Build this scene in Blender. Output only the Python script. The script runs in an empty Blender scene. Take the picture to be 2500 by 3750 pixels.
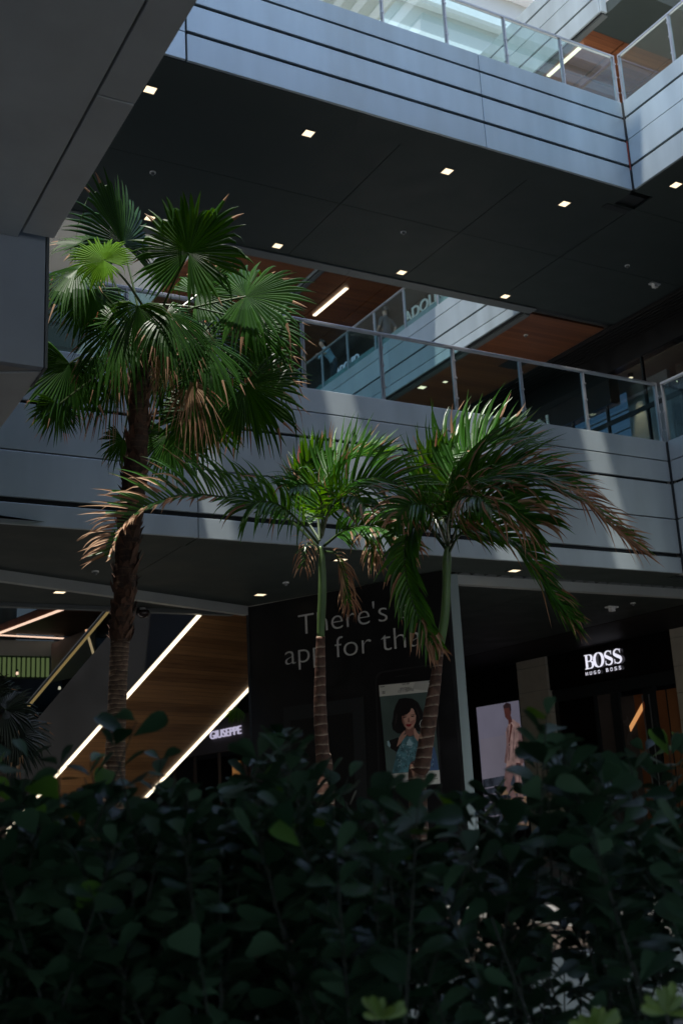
import bpy, bmesh, math, random
from mathutils import Vector, Matrix
R = math.radians
random.seed(7)
rnd = random.uniform

# ---------------------------------------------------------------- camera
F = 4109.82                      # focal length in pixels of a 2500 px wide frame
YAW, PIT, ROL = R(29.8699), R(14.6846), R(-3.04577)
EYE = Vector((0, 0, 1.6))
fw = Vector((math.sin(YAW)*math.cos(PIT), math.cos(YAW)*math.cos(PIT), math.sin(PIT)))
r0 = Vector((math.cos(YAW), -math.sin(YAW), 0)); u0 = r0.cross(fw)
cr = r0*math.cos(ROL) + u0*math.sin(ROL)
cu = -r0*math.sin(ROL) + u0*math.cos(ROL)
sc = bpy.context.scene
C = sc.collection
cam = bpy.data.cameras.new("camera"); co = bpy.data.objects.new("camera", cam); C.objects.link(co)
M = Matrix((cr, cu, -fw)).transposed().to_4x4(); M.translation = EYE
co.matrix_world = M
cam.sensor_fit = 'HORIZONTAL'; cam.sensor_width = 24.0; cam.lens = 24.0*F/2500
cam.clip_start = 0.1; cam.clip_end = 600
cam.dof.use_dof = True; cam.dof.focus_distance = 9.5; cam.dof.aperture_fstop = 3.2
sc.camera = co

# ---------------------------------------------------------------- light
SUN = Vector((0.20, 0.15, -1.0)).normalized()          # direction the light travels
w = bpy.data.worlds.new("World"); sc.world = w; w.use_nodes = True
nt = w.node_tree; nt.nodes.clear()
sky = nt.nodes.new('ShaderNodeTexSky'); sky.sky_type = 'NISHITA'; sky.sun_disc = False
to = -SUN
sky.sun_elevation = math.asin(to.z); sky.sun_rotation = math.atan2(to.x, to.y)
bg = nt.nodes.new('ShaderNodeBackground'); bg.inputs[1].default_value = 0.15
ow = nt.nodes.new('ShaderNodeOutputWorld')
nt.links.new(sky.outputs[0], bg.inputs[0]); nt.links.new(bg.outputs[0], ow.inputs[0])
sl = bpy.data.lights.new("sun", 'SUN'); sl.energy = 3.6; sl.angle = R(0.5); sl.color = (1, .95, .87)
so = bpy.data.objects.new("sun", sl); C.objects.link(so)
so.rotation_euler = SUN.to_track_quat('-Z', 'Y').to_euler()
sc.view_settings.view_transform = 'Standard'; sc.view_settings.look = 'None'
sc.view_settings.exposure = 1.4; sc.view_settings.gamma = 1
cy = sc.cycles
cy.use_denoising = True; cy.max_bounces = 8; cy.diffuse_bounces = 4; cy.glossy_bounces = 3
cy.transmission_bounces = 4; cy.transparent_max_bounces = 12; cy.sample_clamp_indirect = 4

# ---------------------------------------------------------------- helpers
def ray(px, py): return cr*((px-1250)/F) - cu*((py-1875)/F) + fw
def on(px, py, ax, val):
    d = ray(px, py); return EYE + d*((val-EYE[ax])/d[ax])
def onp(px, py, pt, n):
    d = ray(px, py); return EYE + d*((Vector(pt)-EYE).dot(n)/d.dot(n))
def at(px, py, dep): return EYE + ray(px, py)*dep

class MB:
    def __init__(s): s.v = []; s.f = []; s.m = []
    def quad(s, a, b, c, d, m=0):
        i = len(s.v); s.v += [tuple(a), tuple(b), tuple(c), tuple(d)]; s.f.append((i, i+1, i+2, i+3)); s.m.append(m)
    def poly(s, pts, m=0):
        i = len(s.v); s.v += [tuple(p) for p in pts]; s.f.append(tuple(range(i, i+len(pts)))); s.m.append(m)
    def box(s, x0, x1, y0, y1, z0, z1, m=0):
        s.obox(Vector((x0, y0, z0)), Vector((x1-x0, 0, 0)), Vector((0, y1-y0, 0)), Vector((0, 0, z1-z0)), m)
    def obox(s, o, a, b, c, m=0):
        o, a, b, c = map(Vector, (o, a, b, c)); i = len(s.v)
        s.v += [tuple(p) for p in (o, o+a, o+a+b, o+b, o+c, o+a+c, o+a+b+c, o+b+c)]
        for q in ((0,3,2,1),(4,5,6,7),(0,1,5,4),(1,2,6,5),(2,3,7,6),(3,0,4,7)):
            s.f.append(tuple(i+k for k in q)); s.m.append(m)
    def prism(s, pts, d, m=0):
        """polygon pts extruded by vector d"""
        n = len(pts); i = len(s.v); pts = [Vector(p) for p in pts]; d = Vector(d)
        s.v += [tuple(p) for p in pts] + [tuple(p+d) for p in pts]
        s.f.append(tuple(range(i+n-1, i-1, -1))); s.m.append(m); s.f.append(tuple(range(i+n, i+2*n))); s.m.append(m)
        for k in range(n):
            k2 = (k+1) % n; s.f.append((i+k, i+k2, i+n+k2, i+n+k)); s.m.append(m)
    def tube(s, path, rad, n=8, m=0, cap=True, sq=1.0):
        path = [Vector(p) for p in path]; rings = []
        up = Vector((0, 0, 1))
        for k, p in enumerate(path):
            t = (path[min(k+1, len(path)-1)]-path[max(k-1, 0)]).normalized()
            a = t.cross(up)
            if a.length < 1e-3: a = t.cross(Vector((1, 0, 0)))
            a.normalize(); b = a.cross(t)
            r = rad[k] if isinstance(rad, (list, tuple)) else rad
            i = len(s.v); rings.append(i)
            for j in range(n):
                q = 2*math.pi*j/n; s.v.append(tuple(p+a*(r*math.cos(q))+b*(r*sq*math.sin(q))))
        for k in range(len(rings)-1):
            for j in range(n):
                j2 = (j+1) % n
                s.f.append((rings[k]+j, rings[k]+j2, rings[k+1]+j2, rings[k+1]+j)); s.m.append(m)
        if cap:
            s.f.append(tuple(rings[0]+j for j in range(n-1, -1, -1))); s.m.append(m)
            s.f.append(tuple(rings[-1]+j for j in range(n))); s.m.append(m)
    def build(s, name, mats, parent=None, smooth=False, bevel=0, loc=None):
        me = bpy.data.meshes.new(name)
        v = s.v
        if loc is not None: v = [(p[0]-loc[0], p[1]-loc[1], p[2]-loc[2]) for p in v]
        me.from_pydata(v, [], s.f)
        if not isinstance(mats, (list, tuple)): mats = [mats]
        for mt in mats: me.materials.append(mt)
        me.polygons.foreach_set('material_index', s.m)
        if smooth: me.polygons.foreach_set('use_smooth', [True]*len(s.f))
        me.update()
        o = bpy.data.objects.new(name, me); C.objects.link(o)
        if loc is not None and parent is None: o.location = loc
        if parent is not None: o.parent = parent
        if bevel:
            b = o.modifiers.new('bevel', 'BEVEL'); b.width = bevel; b.segments = 2; b.limit_method = 'ANGLE'
        return o
def part(name, mb, mats, parent, **k):
    return mb.build(name, mats, parent, **k)
def tag(o, label=None, cat=None, group=None, kind=None):
    if label: o['label'] = label
    if cat: o['category'] = cat
    if group: o['group'] = group
    if kind: o['kind'] = kind
    return o
def thing(name, label, cat, group=None, loc=(0, 0, 0)):
    o = bpy.data.objects.new(name, None); C.objects.link(o); o.empty_display_size = .1
    o.location = loc
    return tag(o, label, cat, group)
def catmull(pts, n):
    P = [Vector(p) for p in pts]; P = [P[0]*2-P[1]] + P + [P[-1]*2-P[-2]]; out = []
    m = len(P)-3
    for k in range(n+1):
        t = k/n*m; i = min(int(t), m-1); f = t-i
        a, b, c, d = P[i:i+4]
        out.append(.5*((2*b)+(c-a)*f+(2*a-5*b+4*c-d)*f*f+(3*b-a-3*c+d)*f*f*f))
    return out

# ---------------------------------------------------------------- materials
def mat(name, col, rough=.5, metal=0, spec=.5, noise=0, nscale=4, var=0, bump=0, bscale=30, emit=0, ecol=None, coat=0, stretch=None):
    m = bpy.data.materials.new(name); m.use_nodes = True; t = m.node_tree; b = t.nodes['Principled BSDF']
    b.inputs['Roughness'].default_value = rough; b.inputs['Metallic'].default_value = metal
    b.inputs['Specular IOR Level'].default_value = spec
    b.inputs['Base Color'].default_value = (*col, 1)
    if coat: b.inputs['Coat Weight'].default_value = coat
    if emit:
        b.inputs['Emission Color'].default_value = (*(ecol or col), 1); b.inputs['Emission Strength'].default_value = emit
    src = None
    if noise or var:
        h = t.nodes.new('ShaderNodeHueSaturation'); h.inputs['Color'].default_value = (*col, 1)
        add = t.nodes.new('ShaderNodeMath'); add.operation = 'ADD'; add.inputs[0].default_value = 1
        val = None
        if noise:
            tc = t.nodes.new('ShaderNodeTexCoord'); nz = t.nodes.new('ShaderNodeTexNoise'); nz.inputs['Scale'].default_value = nscale
            nz.inputs['Detail'].default_value = 5
            if stretch:
                mp_ = t.nodes.new('ShaderNodeMapping'); mp_.inputs['Scale'].default_value = stretch
                t.links.new(tc.outputs['Object'], mp_.inputs[0]); t.links.new(mp_.outputs[0], nz.inputs['Vector'])
            else: t.links.new(tc.outputs['Object'], nz.inputs['Vector'])
            mr = t.nodes.new('ShaderNodeMapRange'); mr.inputs[1].default_value = .3; mr.inputs[2].default_value = .7
            mr.inputs[3].default_value = 1-noise; mr.inputs[4].default_value = 1+noise
            t.links.new(nz.outputs[0], mr.inputs[0]); val = mr.outputs[0]
            rr = t.nodes.new('ShaderNodeMapRange'); rr.inputs[1].default_value = .3; rr.inputs[2].default_value = .7
            rr.inputs[3].default_value = max(0, rough-.06); rr.inputs[4].default_value = min(1, rough+.08)
            t.links.new(nz.outputs[0], rr.inputs[0]); t.links.new(rr.outputs[0], b.inputs['Roughness'])
        if var:
            oi = t.nodes.new('ShaderNodeObjectInfo'); m2 = t.nodes.new('ShaderNodeMapRange')
            m2.inputs[3].default_value = 1-var; m2.inputs[4].default_value = 1+var
            t.links.new(oi.outputs['Random'], m2.inputs[0])
            if val:
                mu = t.nodes.new('ShaderNodeMath'); mu.operation = 'MULTIPLY'
                t.links.new(val, mu.inputs[0]); t.links.new(m2.outputs[0], mu.inputs[1]); val = mu.outputs[0]
            else: val = m2.outputs[0]
        t.links.new(val, h.inputs['Value']); t.links.new(h.outputs[0], b.inputs['Base Color'])
    if bump:
        tc = t.nodes.new('ShaderNodeTexCoord'); n2 = t.nodes.new('ShaderNodeTexNoise'); n2.inputs['Scale'].default_value = bscale
        n2.inputs['Detail'].default_value = 4
        bp = t.nodes.new('ShaderNodeBump'); bp.inputs['Strength'].default_value = bump; bp.inputs['Distance'].default_value = .01
        t.links.new(tc.outputs['Object'], n2.inputs['Vector']); t.links.new(n2.outputs[0], bp.inputs['Height'])
        t.links.new(bp.outputs[0], b.inputs['Normal'])
    return m

def wood(name, c1, c2, rot=0, board=.14, rough=.45, along='X'):
    """boards running along local X (after rot), split every `board` metres in Y"""
    m = bpy.data.materials.new(name); m.use_nodes = True; t = m.node_tree; b = t.nodes['Principled BSDF']
    N = t.nodes.new; L = t.links.new
    tc = N('ShaderNodeTexCoord'); mp = N('ShaderNodeMapping'); mp.inputs['Rotation'].default_value = (0, 0, rot)
    L(tc.outputs['Object'], mp.inputs[0])
    sx = N('ShaderNodeSeparateXYZ'); L(mp.outputs[0], sx.inputs[0])
    X, Y = ('X', 'Y')
    dv = N('ShaderNodeMath'); dv.operation = 'DIVIDE'; dv.inputs[1].default_value = board; L(sx.outputs[Y], dv.inputs[0])
    fl = N('ShaderNodeMath'); fl.operation = 'FLOOR'; L(dv.outputs[0], fl.inputs[0])
    fr = N('ShaderNodeMath'); fr.operation = 'FRACT'; L(dv.outputs[0], fr.inputs[0])
    wn = N('ShaderNodeTexWhiteNoise'); wn.noise_dimensions = '1D'; L(fl.outputs[0], wn.inputs['W'])
    gm = N('ShaderNodeMapping'); gm.inputs['Scale'].default_value = (.5, 9, 3); L(mp.outputs[0], gm.inputs[0])
    gn = N('ShaderNodeTexNoise'); gn.inputs['Scale'].default_value = 3; gn.inputs['Detail'].default_value = 6; L(gm.outputs[0], gn.inputs[0])
    mx = N('ShaderNodeMath'); mx.operation = 'MULTIPLY_ADD'; L(gn.outputs[0], mx.inputs[0]); mx.inputs[1].default_value = .7
    ms = N('ShaderNodeMath'); ms.operation = 'MULTIPLY'; ms.inputs[1].default_value = .45; L(wn.outputs[0], ms.inputs[0]); L(ms.outputs[0], mx.inputs[2])
    cr_ = N('ShaderNodeValToRGB'); cr_.color_ramp.elements[0].color = (*c1, 1); cr_.color_ramp.elements[1].color = (*c2, 1)
    cr_.color_ramp.elements[0].position = .2; cr_.color_ramp.elements[1].position = .85
    L(mx.outputs[0], cr_.inputs[0])
    gt = N('ShaderNodeMath'); gt.operation = 'GREATER_THAN'; gt.inputs[1].default_value = .05; L(fr.outputs[0], gt.inputs[0])
    mr = N('ShaderNodeMapRange'); mr.inputs[3].default_value = .25; mr.inputs[4].default_value = 1; L(gt.outputs[0], mr.inputs[0])
    mm = N('ShaderNodeVectorMath'); mm.operation = 'SCALE'; L(cr_.outputs[0], mm.inputs[0]); L(mr.outputs[0], mm.inputs['Scale'])
    L(mm.outputs[0], b.inputs['Base Color']); b.inputs['Roughness'].default_value = rough
    return m

def glass(name, tint=(.80, .93, .92), refl=1.0, rough=.0, ior=1.6):
    m = bpy.data.materials.new(name); m.use_nodes = True; t = m.node_tree; t.nodes.clear()
    N = t.nodes.new; L = t.links.new
    tr = N('ShaderNodeBsdfTransparent'); tr.inputs[0].default_value = (*tint, 1)
    gl = N('ShaderNodeBsdfGlossy'); gl.inputs['Roughness'].default_value = rough; gl.inputs[0].default_value = (.95*refl, 1*refl, 1*refl, 1)
    fr = N('ShaderNodeFresnel'); fr.inputs[0].default_value = ior
    mx = N('ShaderNodeMixShader'); o = N('ShaderNodeOutputMaterial')
    ge = N('ShaderNodeNewGeometry'); iv = N('ShaderNodeMath'); iv.operation = 'SUBTRACT'; iv.inputs[0].default_value = 1; L(ge.outputs['Backfacing'], iv.inputs[1])
    ml = N('ShaderNodeMath'); ml.operation = 'MULTIPLY'; L(fr.outputs[0], ml.inputs[0]); L(iv.outputs[0], ml.inputs[1])
    L(ml.outputs[0], mx.inputs[0]); L(tr.outputs[0], mx.inputs[1]); L(gl.outputs[0], mx.inputs[2]); L(mx.outputs[0], o.inputs[0])
    return m

def emitter(name, col, s):
    s *= .30
    m = bpy.data.materials.new(name); m.use_nodes = True; t = m.node_tree; t.nodes.clear()
    e = t.nodes.new('ShaderNodeEmission'); e.inputs[0].default_value = (*col, 1); e.inputs[1].default_value = s
    o = t.nodes.new('ShaderNodeOutputMaterial'); t.links.new(e.outputs[0], o.inputs[0]); return m

def leafmat(name, c1, c2, trans=.35, rough=.4, tcol=None, spec=.5):
    m = bpy.data.materials.new(name); m.use_nodes = True; t = m.node_tree; b = t.nodes['Principled BSDF']
    N = t.nodes.new; L = t.links.new
    g = N('ShaderNodeNewGeometry'); rp = N('ShaderNodeValToRGB')
    rp.color_ramp.elements[0].color = (*c1, 1); rp.color_ramp.elements[1].color = (*c2, 1)
    L(g.outputs['Random Per Island'], rp.inputs[0]); L(rp.outputs[0], b.inputs['Base Color'])
    b.inputs['Roughness'].default_value = rough; b.inputs['Specular IOR Level'].default_value = spec
    tl = N('ShaderNodeBsdfTranslucent')
    hs = N('ShaderNodeHueSaturation'); hs.inputs['Saturation'].default_value = 1.2; hs.inputs['Value'].default_value = 1.9
    hs.inputs['Hue'].default_value = .462
    L(rp.outputs[0], hs.inputs['Color']); L(hs.outputs[0], tl.inputs[0])
    mx = N('ShaderNodeMixShader'); mx.inputs[0].default_value = trans
    o = t.nodes['Material Output']; L(b.outputs[0], mx.inputs[1]); L(tl.outputs[0], mx.inputs[2]); L(mx.outputs[0], o.inputs[0])
    return m

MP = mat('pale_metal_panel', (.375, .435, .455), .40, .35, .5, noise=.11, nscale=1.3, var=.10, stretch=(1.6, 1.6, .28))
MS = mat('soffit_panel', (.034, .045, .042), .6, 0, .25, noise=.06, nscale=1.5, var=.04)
MSL = mat('soffit_edge_panel', (.13, .145, .145), .5, .2, .4, noise=.06, nscale=1.5, var=.06)
MN = mat('overhang_soffit_panel', (.64, .66, .64), .5, .1, .4, noise=.08, nscale=2.5, var=.08)
MNB = mat('overhang_face_panel', (.30, .34, .38), .45, .1, .4, noise=.06, nscale=2)
MTB = mat('track_metal', (.36, .38, .37), .4, .3, .4, noise=.06, nscale=2)
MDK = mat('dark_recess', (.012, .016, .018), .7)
MBK = mat('black_board', (.006, .006, .007), .45, noise=.3, nscale=3)
MST = mat('steel_rail', (.42, .42, .43), .35, .8, noise=.05, nscale=6)
MCONC = mat('concrete', (.42, .42, .40), .85, noise=.1, nscale=1.2, bump=.2)
MGU = glass('upper_rail_glass', (.80, .91, .90), 1.0, 0.0, 2.4)
MGL = glass('rail_glass', (.70, .84, .85), 1.0, 0.0, 1.65)
MGS = glass('shop_glass', (.72, .78, .80), 1.0, 0.0, 1.9)
MLED = emitter('led_strip', (1, .86, .62), 2.6)
MLEDP = emitter('led_strip_warm', (1, .68, .50), 1.4)
MLAMP = emitter('downlight_lens', (1, .80, .52), 2.2)
MFR = mat('light_frame', (.04, .04, .04), .4)
MW1 = wood('wood_ceiling', (.10, .032, .012), (.22, .080, .030), 0, .15)
MW2 = wood('escalator_wood', (.13, .055, .02), (.34, .17, .065), R(-22), .11)
MWHITE = mat('white_plaster', (.75, .75, .73), .6, noise=.05)
MSIGN = emitter('lit_letter', (.88, .86, 1.0), 1.25)
MSIGN3 = emitter('dim_lit_letter', (.75, .70, .95), .75)
MSIGN2 = emitter('painted_bright_letter', (.66, .76, .82), .42)  # emission put into plain white letters to brighten them

# ---------------------------------------------------------------- ground
def ground_mat():
    m = bpy.data.materials.new('pavement'); m.use_nodes = True; t = m.node_tree; b = t.nodes['Principled BSDF']
    tc = t.nodes.new('ShaderNodeTexCoord'); br = t.nodes.new('ShaderNodeTexBrick'); br.offset = 0
    br.inputs['Scale'].default_value = 1; br.inputs['Brick Width'].default_value = 1.2; br.inputs['Row Height'].default_value = .6
    br.inputs['Mortar Size'].default_value = .01
    br.inputs['Color1'].default_value = (.15, .148, .145, 1); br.inputs['Color2'].default_value = (.18, .178, .175, 1); br.inputs['Mortar'].default_value = (.08, .08, .08, 1)
    t.links.new(tc.outputs['Object'], br.inputs[0]); t.links.new(br.outputs[0], b.inputs['Base Color']); b.inputs['Roughness'].default_value = .45
    return m
g = MB(); g.quad((-300, -300, 0), (300, -300, 0), (300, 300, 0), (-300, 300, 0))
tag(g.build('ground', ground_mat()), kind='structure')

# ---------------------------------------------------------------- buildings
FY = 13.672; XR = 14.597; FAR = 18.9
ZL, ZLT = 5.19, 7.59            # lower slab underside / top of its fascia
ZU, ZUT = 12.62, 14.52          # upper slab
Z4 = 19.57                      # slab above

def fascia(root, ax, c, a0, a1, out, bands, joints, gap=.012, th=.05, mats=None, back=None):
    """bands: z ranges of panels; joints: list of joint positions"""
    mats = mats or MP
    xs = [a0] + sorted(j for j in joints if a0 < j < a1) + [a1]
    for (z0, z1) in bands:
        for i in range(len(xs)-1):
            m = MB(); p, q = xs[i]+gap/2, xs[i+1]-gap/2
            if ax == 'x': m.box(p, q, *(sorted((c, c-out*th))), z0, z1)
            else: m.box(*(sorted((c, c-out*th))), p, q, z0, z1)
            part('panel', m, mats, root, bevel=.006)
    m = MB(); zz0 = min(b[0] for b in bands); zz1 = max(b[1] for b in bands); b0 = c-out*(th+.03); b1 = c-out*(th+.12)
    e = .01
    if ax == 'x': m.box(a0+.01, a1-.01, *(sorted((b0, b1))), zz0+e, zz1-e)
    else: m.box(*(sorted((b0, b1))), a0+.01, a1-.01, zz0+e, zz1-e)
    part('recess', m, MDK, root)

def bands_from(z_bot, slots, z_top):
    """slots: (centre z, gap)"""
    out = []; z = z_bot
    for (s, gp) in sorted(slots):
        out.append((z, s-gp/2)); z = s+gp/2
    out.append((z, z_top)); return out

# --- upper bridge (level three)
ub = thing('upper_walkway', 'upper walkway clad in pale blue grey metal panels, its dark soffit set with square downlights', 'walkway')
slU = [(13.12, .06), (13.66, .06), (14.16, .045)]
fascia(ub, 'x', FY, 5.59, XR-.012, -1, bands_from(ZU, slU, ZUT), [11.17])
fascia(ub, 'x', FY+.012, -2, 5.575, -1, bands_from(ZU+.012, [(13.12, .012), (13.66, .012), (14.16, .012)], ZUT), [])
fascia(ub, 'y', XR, 2.0, FY-.03, -1, bands_from(ZU, [(13.12, .055), (13.68, .012), (14.16, .05)], ZUT), [7.9])
m = MB(); m.box(XR-.004, XR+.04, FY-.028, FY+.04, ZU+.01, ZUT-.01); part('corner_backing', m, MDK, ub)
m = MB(); m.obox((XR-.018, FY-.016, ZU+.42), (.009, 0, 0), (0, .009, 0), (0, 0, .62))
part('red_sealant', m, mat('red_sealant', (.45, .06, .03), .6), ub)
# soffit: edge strip then field
m = MB()
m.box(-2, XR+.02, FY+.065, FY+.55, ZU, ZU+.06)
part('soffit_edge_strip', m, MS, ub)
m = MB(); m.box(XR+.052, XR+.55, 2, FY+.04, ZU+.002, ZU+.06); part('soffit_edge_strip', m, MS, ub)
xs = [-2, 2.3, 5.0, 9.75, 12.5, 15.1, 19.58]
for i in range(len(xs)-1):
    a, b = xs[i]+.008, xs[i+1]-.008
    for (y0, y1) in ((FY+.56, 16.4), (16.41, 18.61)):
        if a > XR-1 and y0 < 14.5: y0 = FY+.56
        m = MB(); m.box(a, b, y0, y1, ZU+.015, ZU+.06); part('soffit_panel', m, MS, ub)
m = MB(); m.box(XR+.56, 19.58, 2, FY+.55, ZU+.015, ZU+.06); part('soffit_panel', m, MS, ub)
m = MB(); m.box(-2, 11.25, 18.62, FAR, ZU-.02, ZU+.3); part('far_edge_beam', m, MSL, ub)
m = MB(); m.box(11.262, 16.25, 18.62, FAR, ZU-.02, ZU+.3); part('far_edge_beam', m, MSL, ub)
m = MB(); m.box(-2, 19.58, FY+.2, FAR-.01, ZU+.31, ZUT-.02); m.box(XR+.2, 19.58, 2, FY+.19, ZU+.31, ZUT-.02); part('slab', m, MCONC, ub)
m = MB(); m.box(-2, 19.56, FY+.25, FAR-.05, ZU+.08, ZU+.30); part('slab_core', m, MDK, ub)
m = MB(); m.box(XR-.12, XR+.50, FY+.60, FY+.76, ZU+.003, ZU+.012)
part('access_slot', m, MDK, ub)

# --- lower walkway (level two)
lb = thing('lower_walkway', 'lower walkway behind the palms, clad in rows of blue grey metal panels', 'walkway')
slL = [(5.505, .075), (6.155, .02), (6.82, .05), (7.22, .018)]
fascia(lb, 'x', FY, -14, XR-.012, -1, bands_from(ZL, slL, ZLT), [0.1, 5.62, 11.17])
fascia(lb, 'y', XR, 2.0, FY-.03, -1, bands_from(ZL, [(5.505, .02), (6.155, .02), (6.82, .05), (7.22, .018)], ZLT), [7.9])
m = MB(); m.box(-14, 5.61, FY+.052, FY+.5, ZL, ZL+.06); m.box(5.63, XR+.02, FY+.052, FY+.5, ZL, ZL+.06); part('soffit_edge_strip', m, MS, lb)
m = MB(); m.box(XR+.052, XR+.5, 2, FY+.04, ZL+.002, ZL+.06); part('soffit_edge_strip', m, MS, lb)
m = MB(); m.box(XR-.004, XR+.04, FY-.028, FY+.04, ZL+.01, ZLT-.01); part('corner_backing', m, MDK, lb)
# field in front of the slanting band and right of the hoarding
A = Vector((3.618, 16.395, 0)); B = Vector((8.486, 18.353, 0)); dAB = (B-A).normalized(); nAB = Vector((-dAB.y, dAB.x, 0))
A2 = A - dAB*20
def flat(pts, z0, z1): 
    m = MB(); m.prism([Vector((p[0], p[1], z0)) for p in pts], (0, 0, z1-z0)); return m
HB = Vector((10.25, 14.62, 0)); HA = Vector((8.486, 18.353, 0))
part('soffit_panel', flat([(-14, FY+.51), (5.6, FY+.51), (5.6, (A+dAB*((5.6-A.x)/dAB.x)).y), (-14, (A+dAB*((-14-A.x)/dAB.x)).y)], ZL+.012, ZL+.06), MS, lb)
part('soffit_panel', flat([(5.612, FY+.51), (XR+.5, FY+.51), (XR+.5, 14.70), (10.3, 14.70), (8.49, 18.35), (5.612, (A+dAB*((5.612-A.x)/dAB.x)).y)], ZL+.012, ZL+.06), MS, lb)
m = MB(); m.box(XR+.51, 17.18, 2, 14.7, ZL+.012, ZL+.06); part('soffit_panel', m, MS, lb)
# slanting band light strip
m = MB(); m.obox(A2+Vector((0, 0, ZL-.15)), dAB*((B-A2).length), nAB*.12, (0, 0, .21)); part('track_band', m, MTB, lb)
part('inner_soffit', flat([(-14, 9.4), (8.40, 18.43), (8.45, 18.95), (-14, 18.95)], ZL+.02, ZL+.08), MS, lb)
m = MB(); m.box(-14, 8.46, 18.95, 19.1, ZL-.05, ZL+1.6); part('opening_edge', m, MSL, lb)
# header with dashed grille to the right of the hoarding
m = MB(); m.box(10.62, 19.5, 14.83, 14.98, ZL-.155, ZL+.06); part('track_band', m, MTB, lb)
m = MB(); m.box(10.62, 19.5, 14.70, 14.825, ZL+.05, ZL+.06); part('grille_recess', m, MDK, lb)
m = MB()
for i in range(34): m.box(10.65+i*.27, 10.665+i*.27, 14.70, 14.825, ZL+.0, ZL+.045)
m.box(10.62, 19.5, 14.826, 14.829, ZL, ZL+.045); part('grille', m, MSL, lb)
for x0, x1, y0, y1 in ((10.0, 13.2, 15.0, 30), (13.21, 17.18, 15.0, 16.9), (13.21, 17.18, 16.91, 30)):
    m = MB(); m.box(x0, x1, y0, y1, ZL+.012, ZL+.06); part('soffit_panel', m, MS, lb)
m = MB(); m.box(-14, 19.58, FY+.2, 18.94, ZL+.1, ZLT-.02); m.box(12.62, 19.58, 18.945, 45, ZL+.1, ZLT-.02); m.box(XR+.2, 19.58, 2, FY+.19, ZL+.1, ZLT-.02); part('slab', m, MCONC, lb)
m = MB(); m.box(12.5, 12.61, 18.945, 45, ZL+.1, ZLT-.02); part('dark_void_sheet', m, MBK, lb)  # black sheet added to keep the sunlit slab side dark

# black slatted ceiling along the shop fronts, ground level
lc = thing('slatted_ceiling', 'black slatted ceiling strip above the ground floor shop front', 'ceiling')
m = MB()
for i in range(17): m.box(17.25+i*.14, 17.25+i*.14+.045, 9, 30, ZL+.0, ZL+.09)
part('slats', m, mat('black_slat', (.014, .013, .013), .5), lc)
m = MB(); m.box(17.19, 19.58, 9, 30, ZL+.095, ZL+.099); part('backing', m, MDK, lc)
lc2 = thing('slatted_ceiling', 'black slatted ceiling strip above the middle floor shop front, beside the wooden ceiling', 'ceiling')
m = MB()
for i in range(8): m.box(18.65+i*.125, 18.65+i*.125+.045, 2, 45, ZU-.06, ZU+.01)
part('slats', m, bpy.data.materials['black_slat'], lc2)
m = MB(); m.box(18.6, 19.56, 2, 45, ZU+.012, ZU+.014); part('backing', m, MDK, lc2)

# --- walkway beyond the bridge (third level, running away)
fwk = thing('far_walkway', 'distant walkway running away behind the bridge, pale panels seen past the lower glass railing', 'walkway')
XF = 15.97
fascia(fwk, 'y', XF, 18.95, 46, -1, bands_from(ZU, [(12.87, .018), (13.32, .05), (13.88, .018)], 14.2), [24.7, 30.0, 35.4])
m = MB(); m.box(XF+.17, XF+.33, 18.95, 46, ZU-.03, ZU+.1); part('edge_beam', m, MSL, fwk)
m = MB(); m.box(XF+.34, 18.6, 18.95, 46, ZU+.02, ZU+.08); part('wood_soffit', m, MW1, fwk)
m = MB(); m.box(XF+.2, 22, 18.95, 46, ZU+.09, ZUT-.02); part('slab', m, MCONC, fwk)
m = MB(); m.obox((17.6, 21.4, ZU+.012), (.6, 0, 0), (0, .55, 0), (0, 0, .005)); part('access_hatch', m, MDK, fwk)

# --- top level slab
t4 = thing('top_walkway', 'topmost walkway at the upper right corner with grey panels and a reddish wooden soffit', 'walkway')
fascia(t4, 'y', 17.27, 16.5, 46, -1, bands_from(Z4, [(20.05, .06), (20.6, .02), (21.1, .06)], 21.5), [22.2, 28.0, 33.5])
m = MB(); m.box(17.29, 17.46, 16.44, 16.49, Z4, 21.5); part('end_panel', m, MP, t4)
m = MB(); m.box(17.39, 17.55, 16.52, 46, Z4-.03, Z4+.1); part('edge_beam', m, MSL, t4)
m = MB(); m.box(17.48, 24, 15.6, 17.08, Z4-.0, Z4+.3); part('grey_soffit', m, MS, t4)
for (x0, x1) in ((17.56, 18.6), (18.66, 20.15), (20.2, 20.9)):
    for (y0, y1) in ((17.1, 18.6), (18.66, 24.4), (24.45, 30), (30.05, 46)):
        m = MB(); m.box(x0, x1, y0, y1, Z4+.02, Z4+.1); part('wood_soffit', m, MW1, t4)
m = MB(); m.box(20.9, 22.5, 17.1, 46, Z4+.02, Z4+.1); part('dark_soffit', m, MBK, t4)
m = MB(); m.box(13.0, 17.2, 24, 46, Z4+.02, Z4+.1); part('wood_soffit', m, MW1, t4)
m = MB(); m.box(17.4, 24, 16.5, 46, Z4+.11, 21.4); m.box(13.0, 17.2, 24, 46, Z4+.11, 21.4); part('slab', m, MCONC, t4)
# grey upper structure beyond the corner
m = MB(); m.box(19.2, 24, 14.4, 15.5, 21.6, 26); part('plant_housing', m, MS, t4)
m = MB(); m.box(21.2, 26, 12.4, 14.35, 19.9, 32); part('concrete_pier', m, MCONC, t4)
m = MB(); m.box(19.6, 21.0, 14.2, 14.38, 21.9, 23.4); part('window_frame', m, MST, t4)

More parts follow.
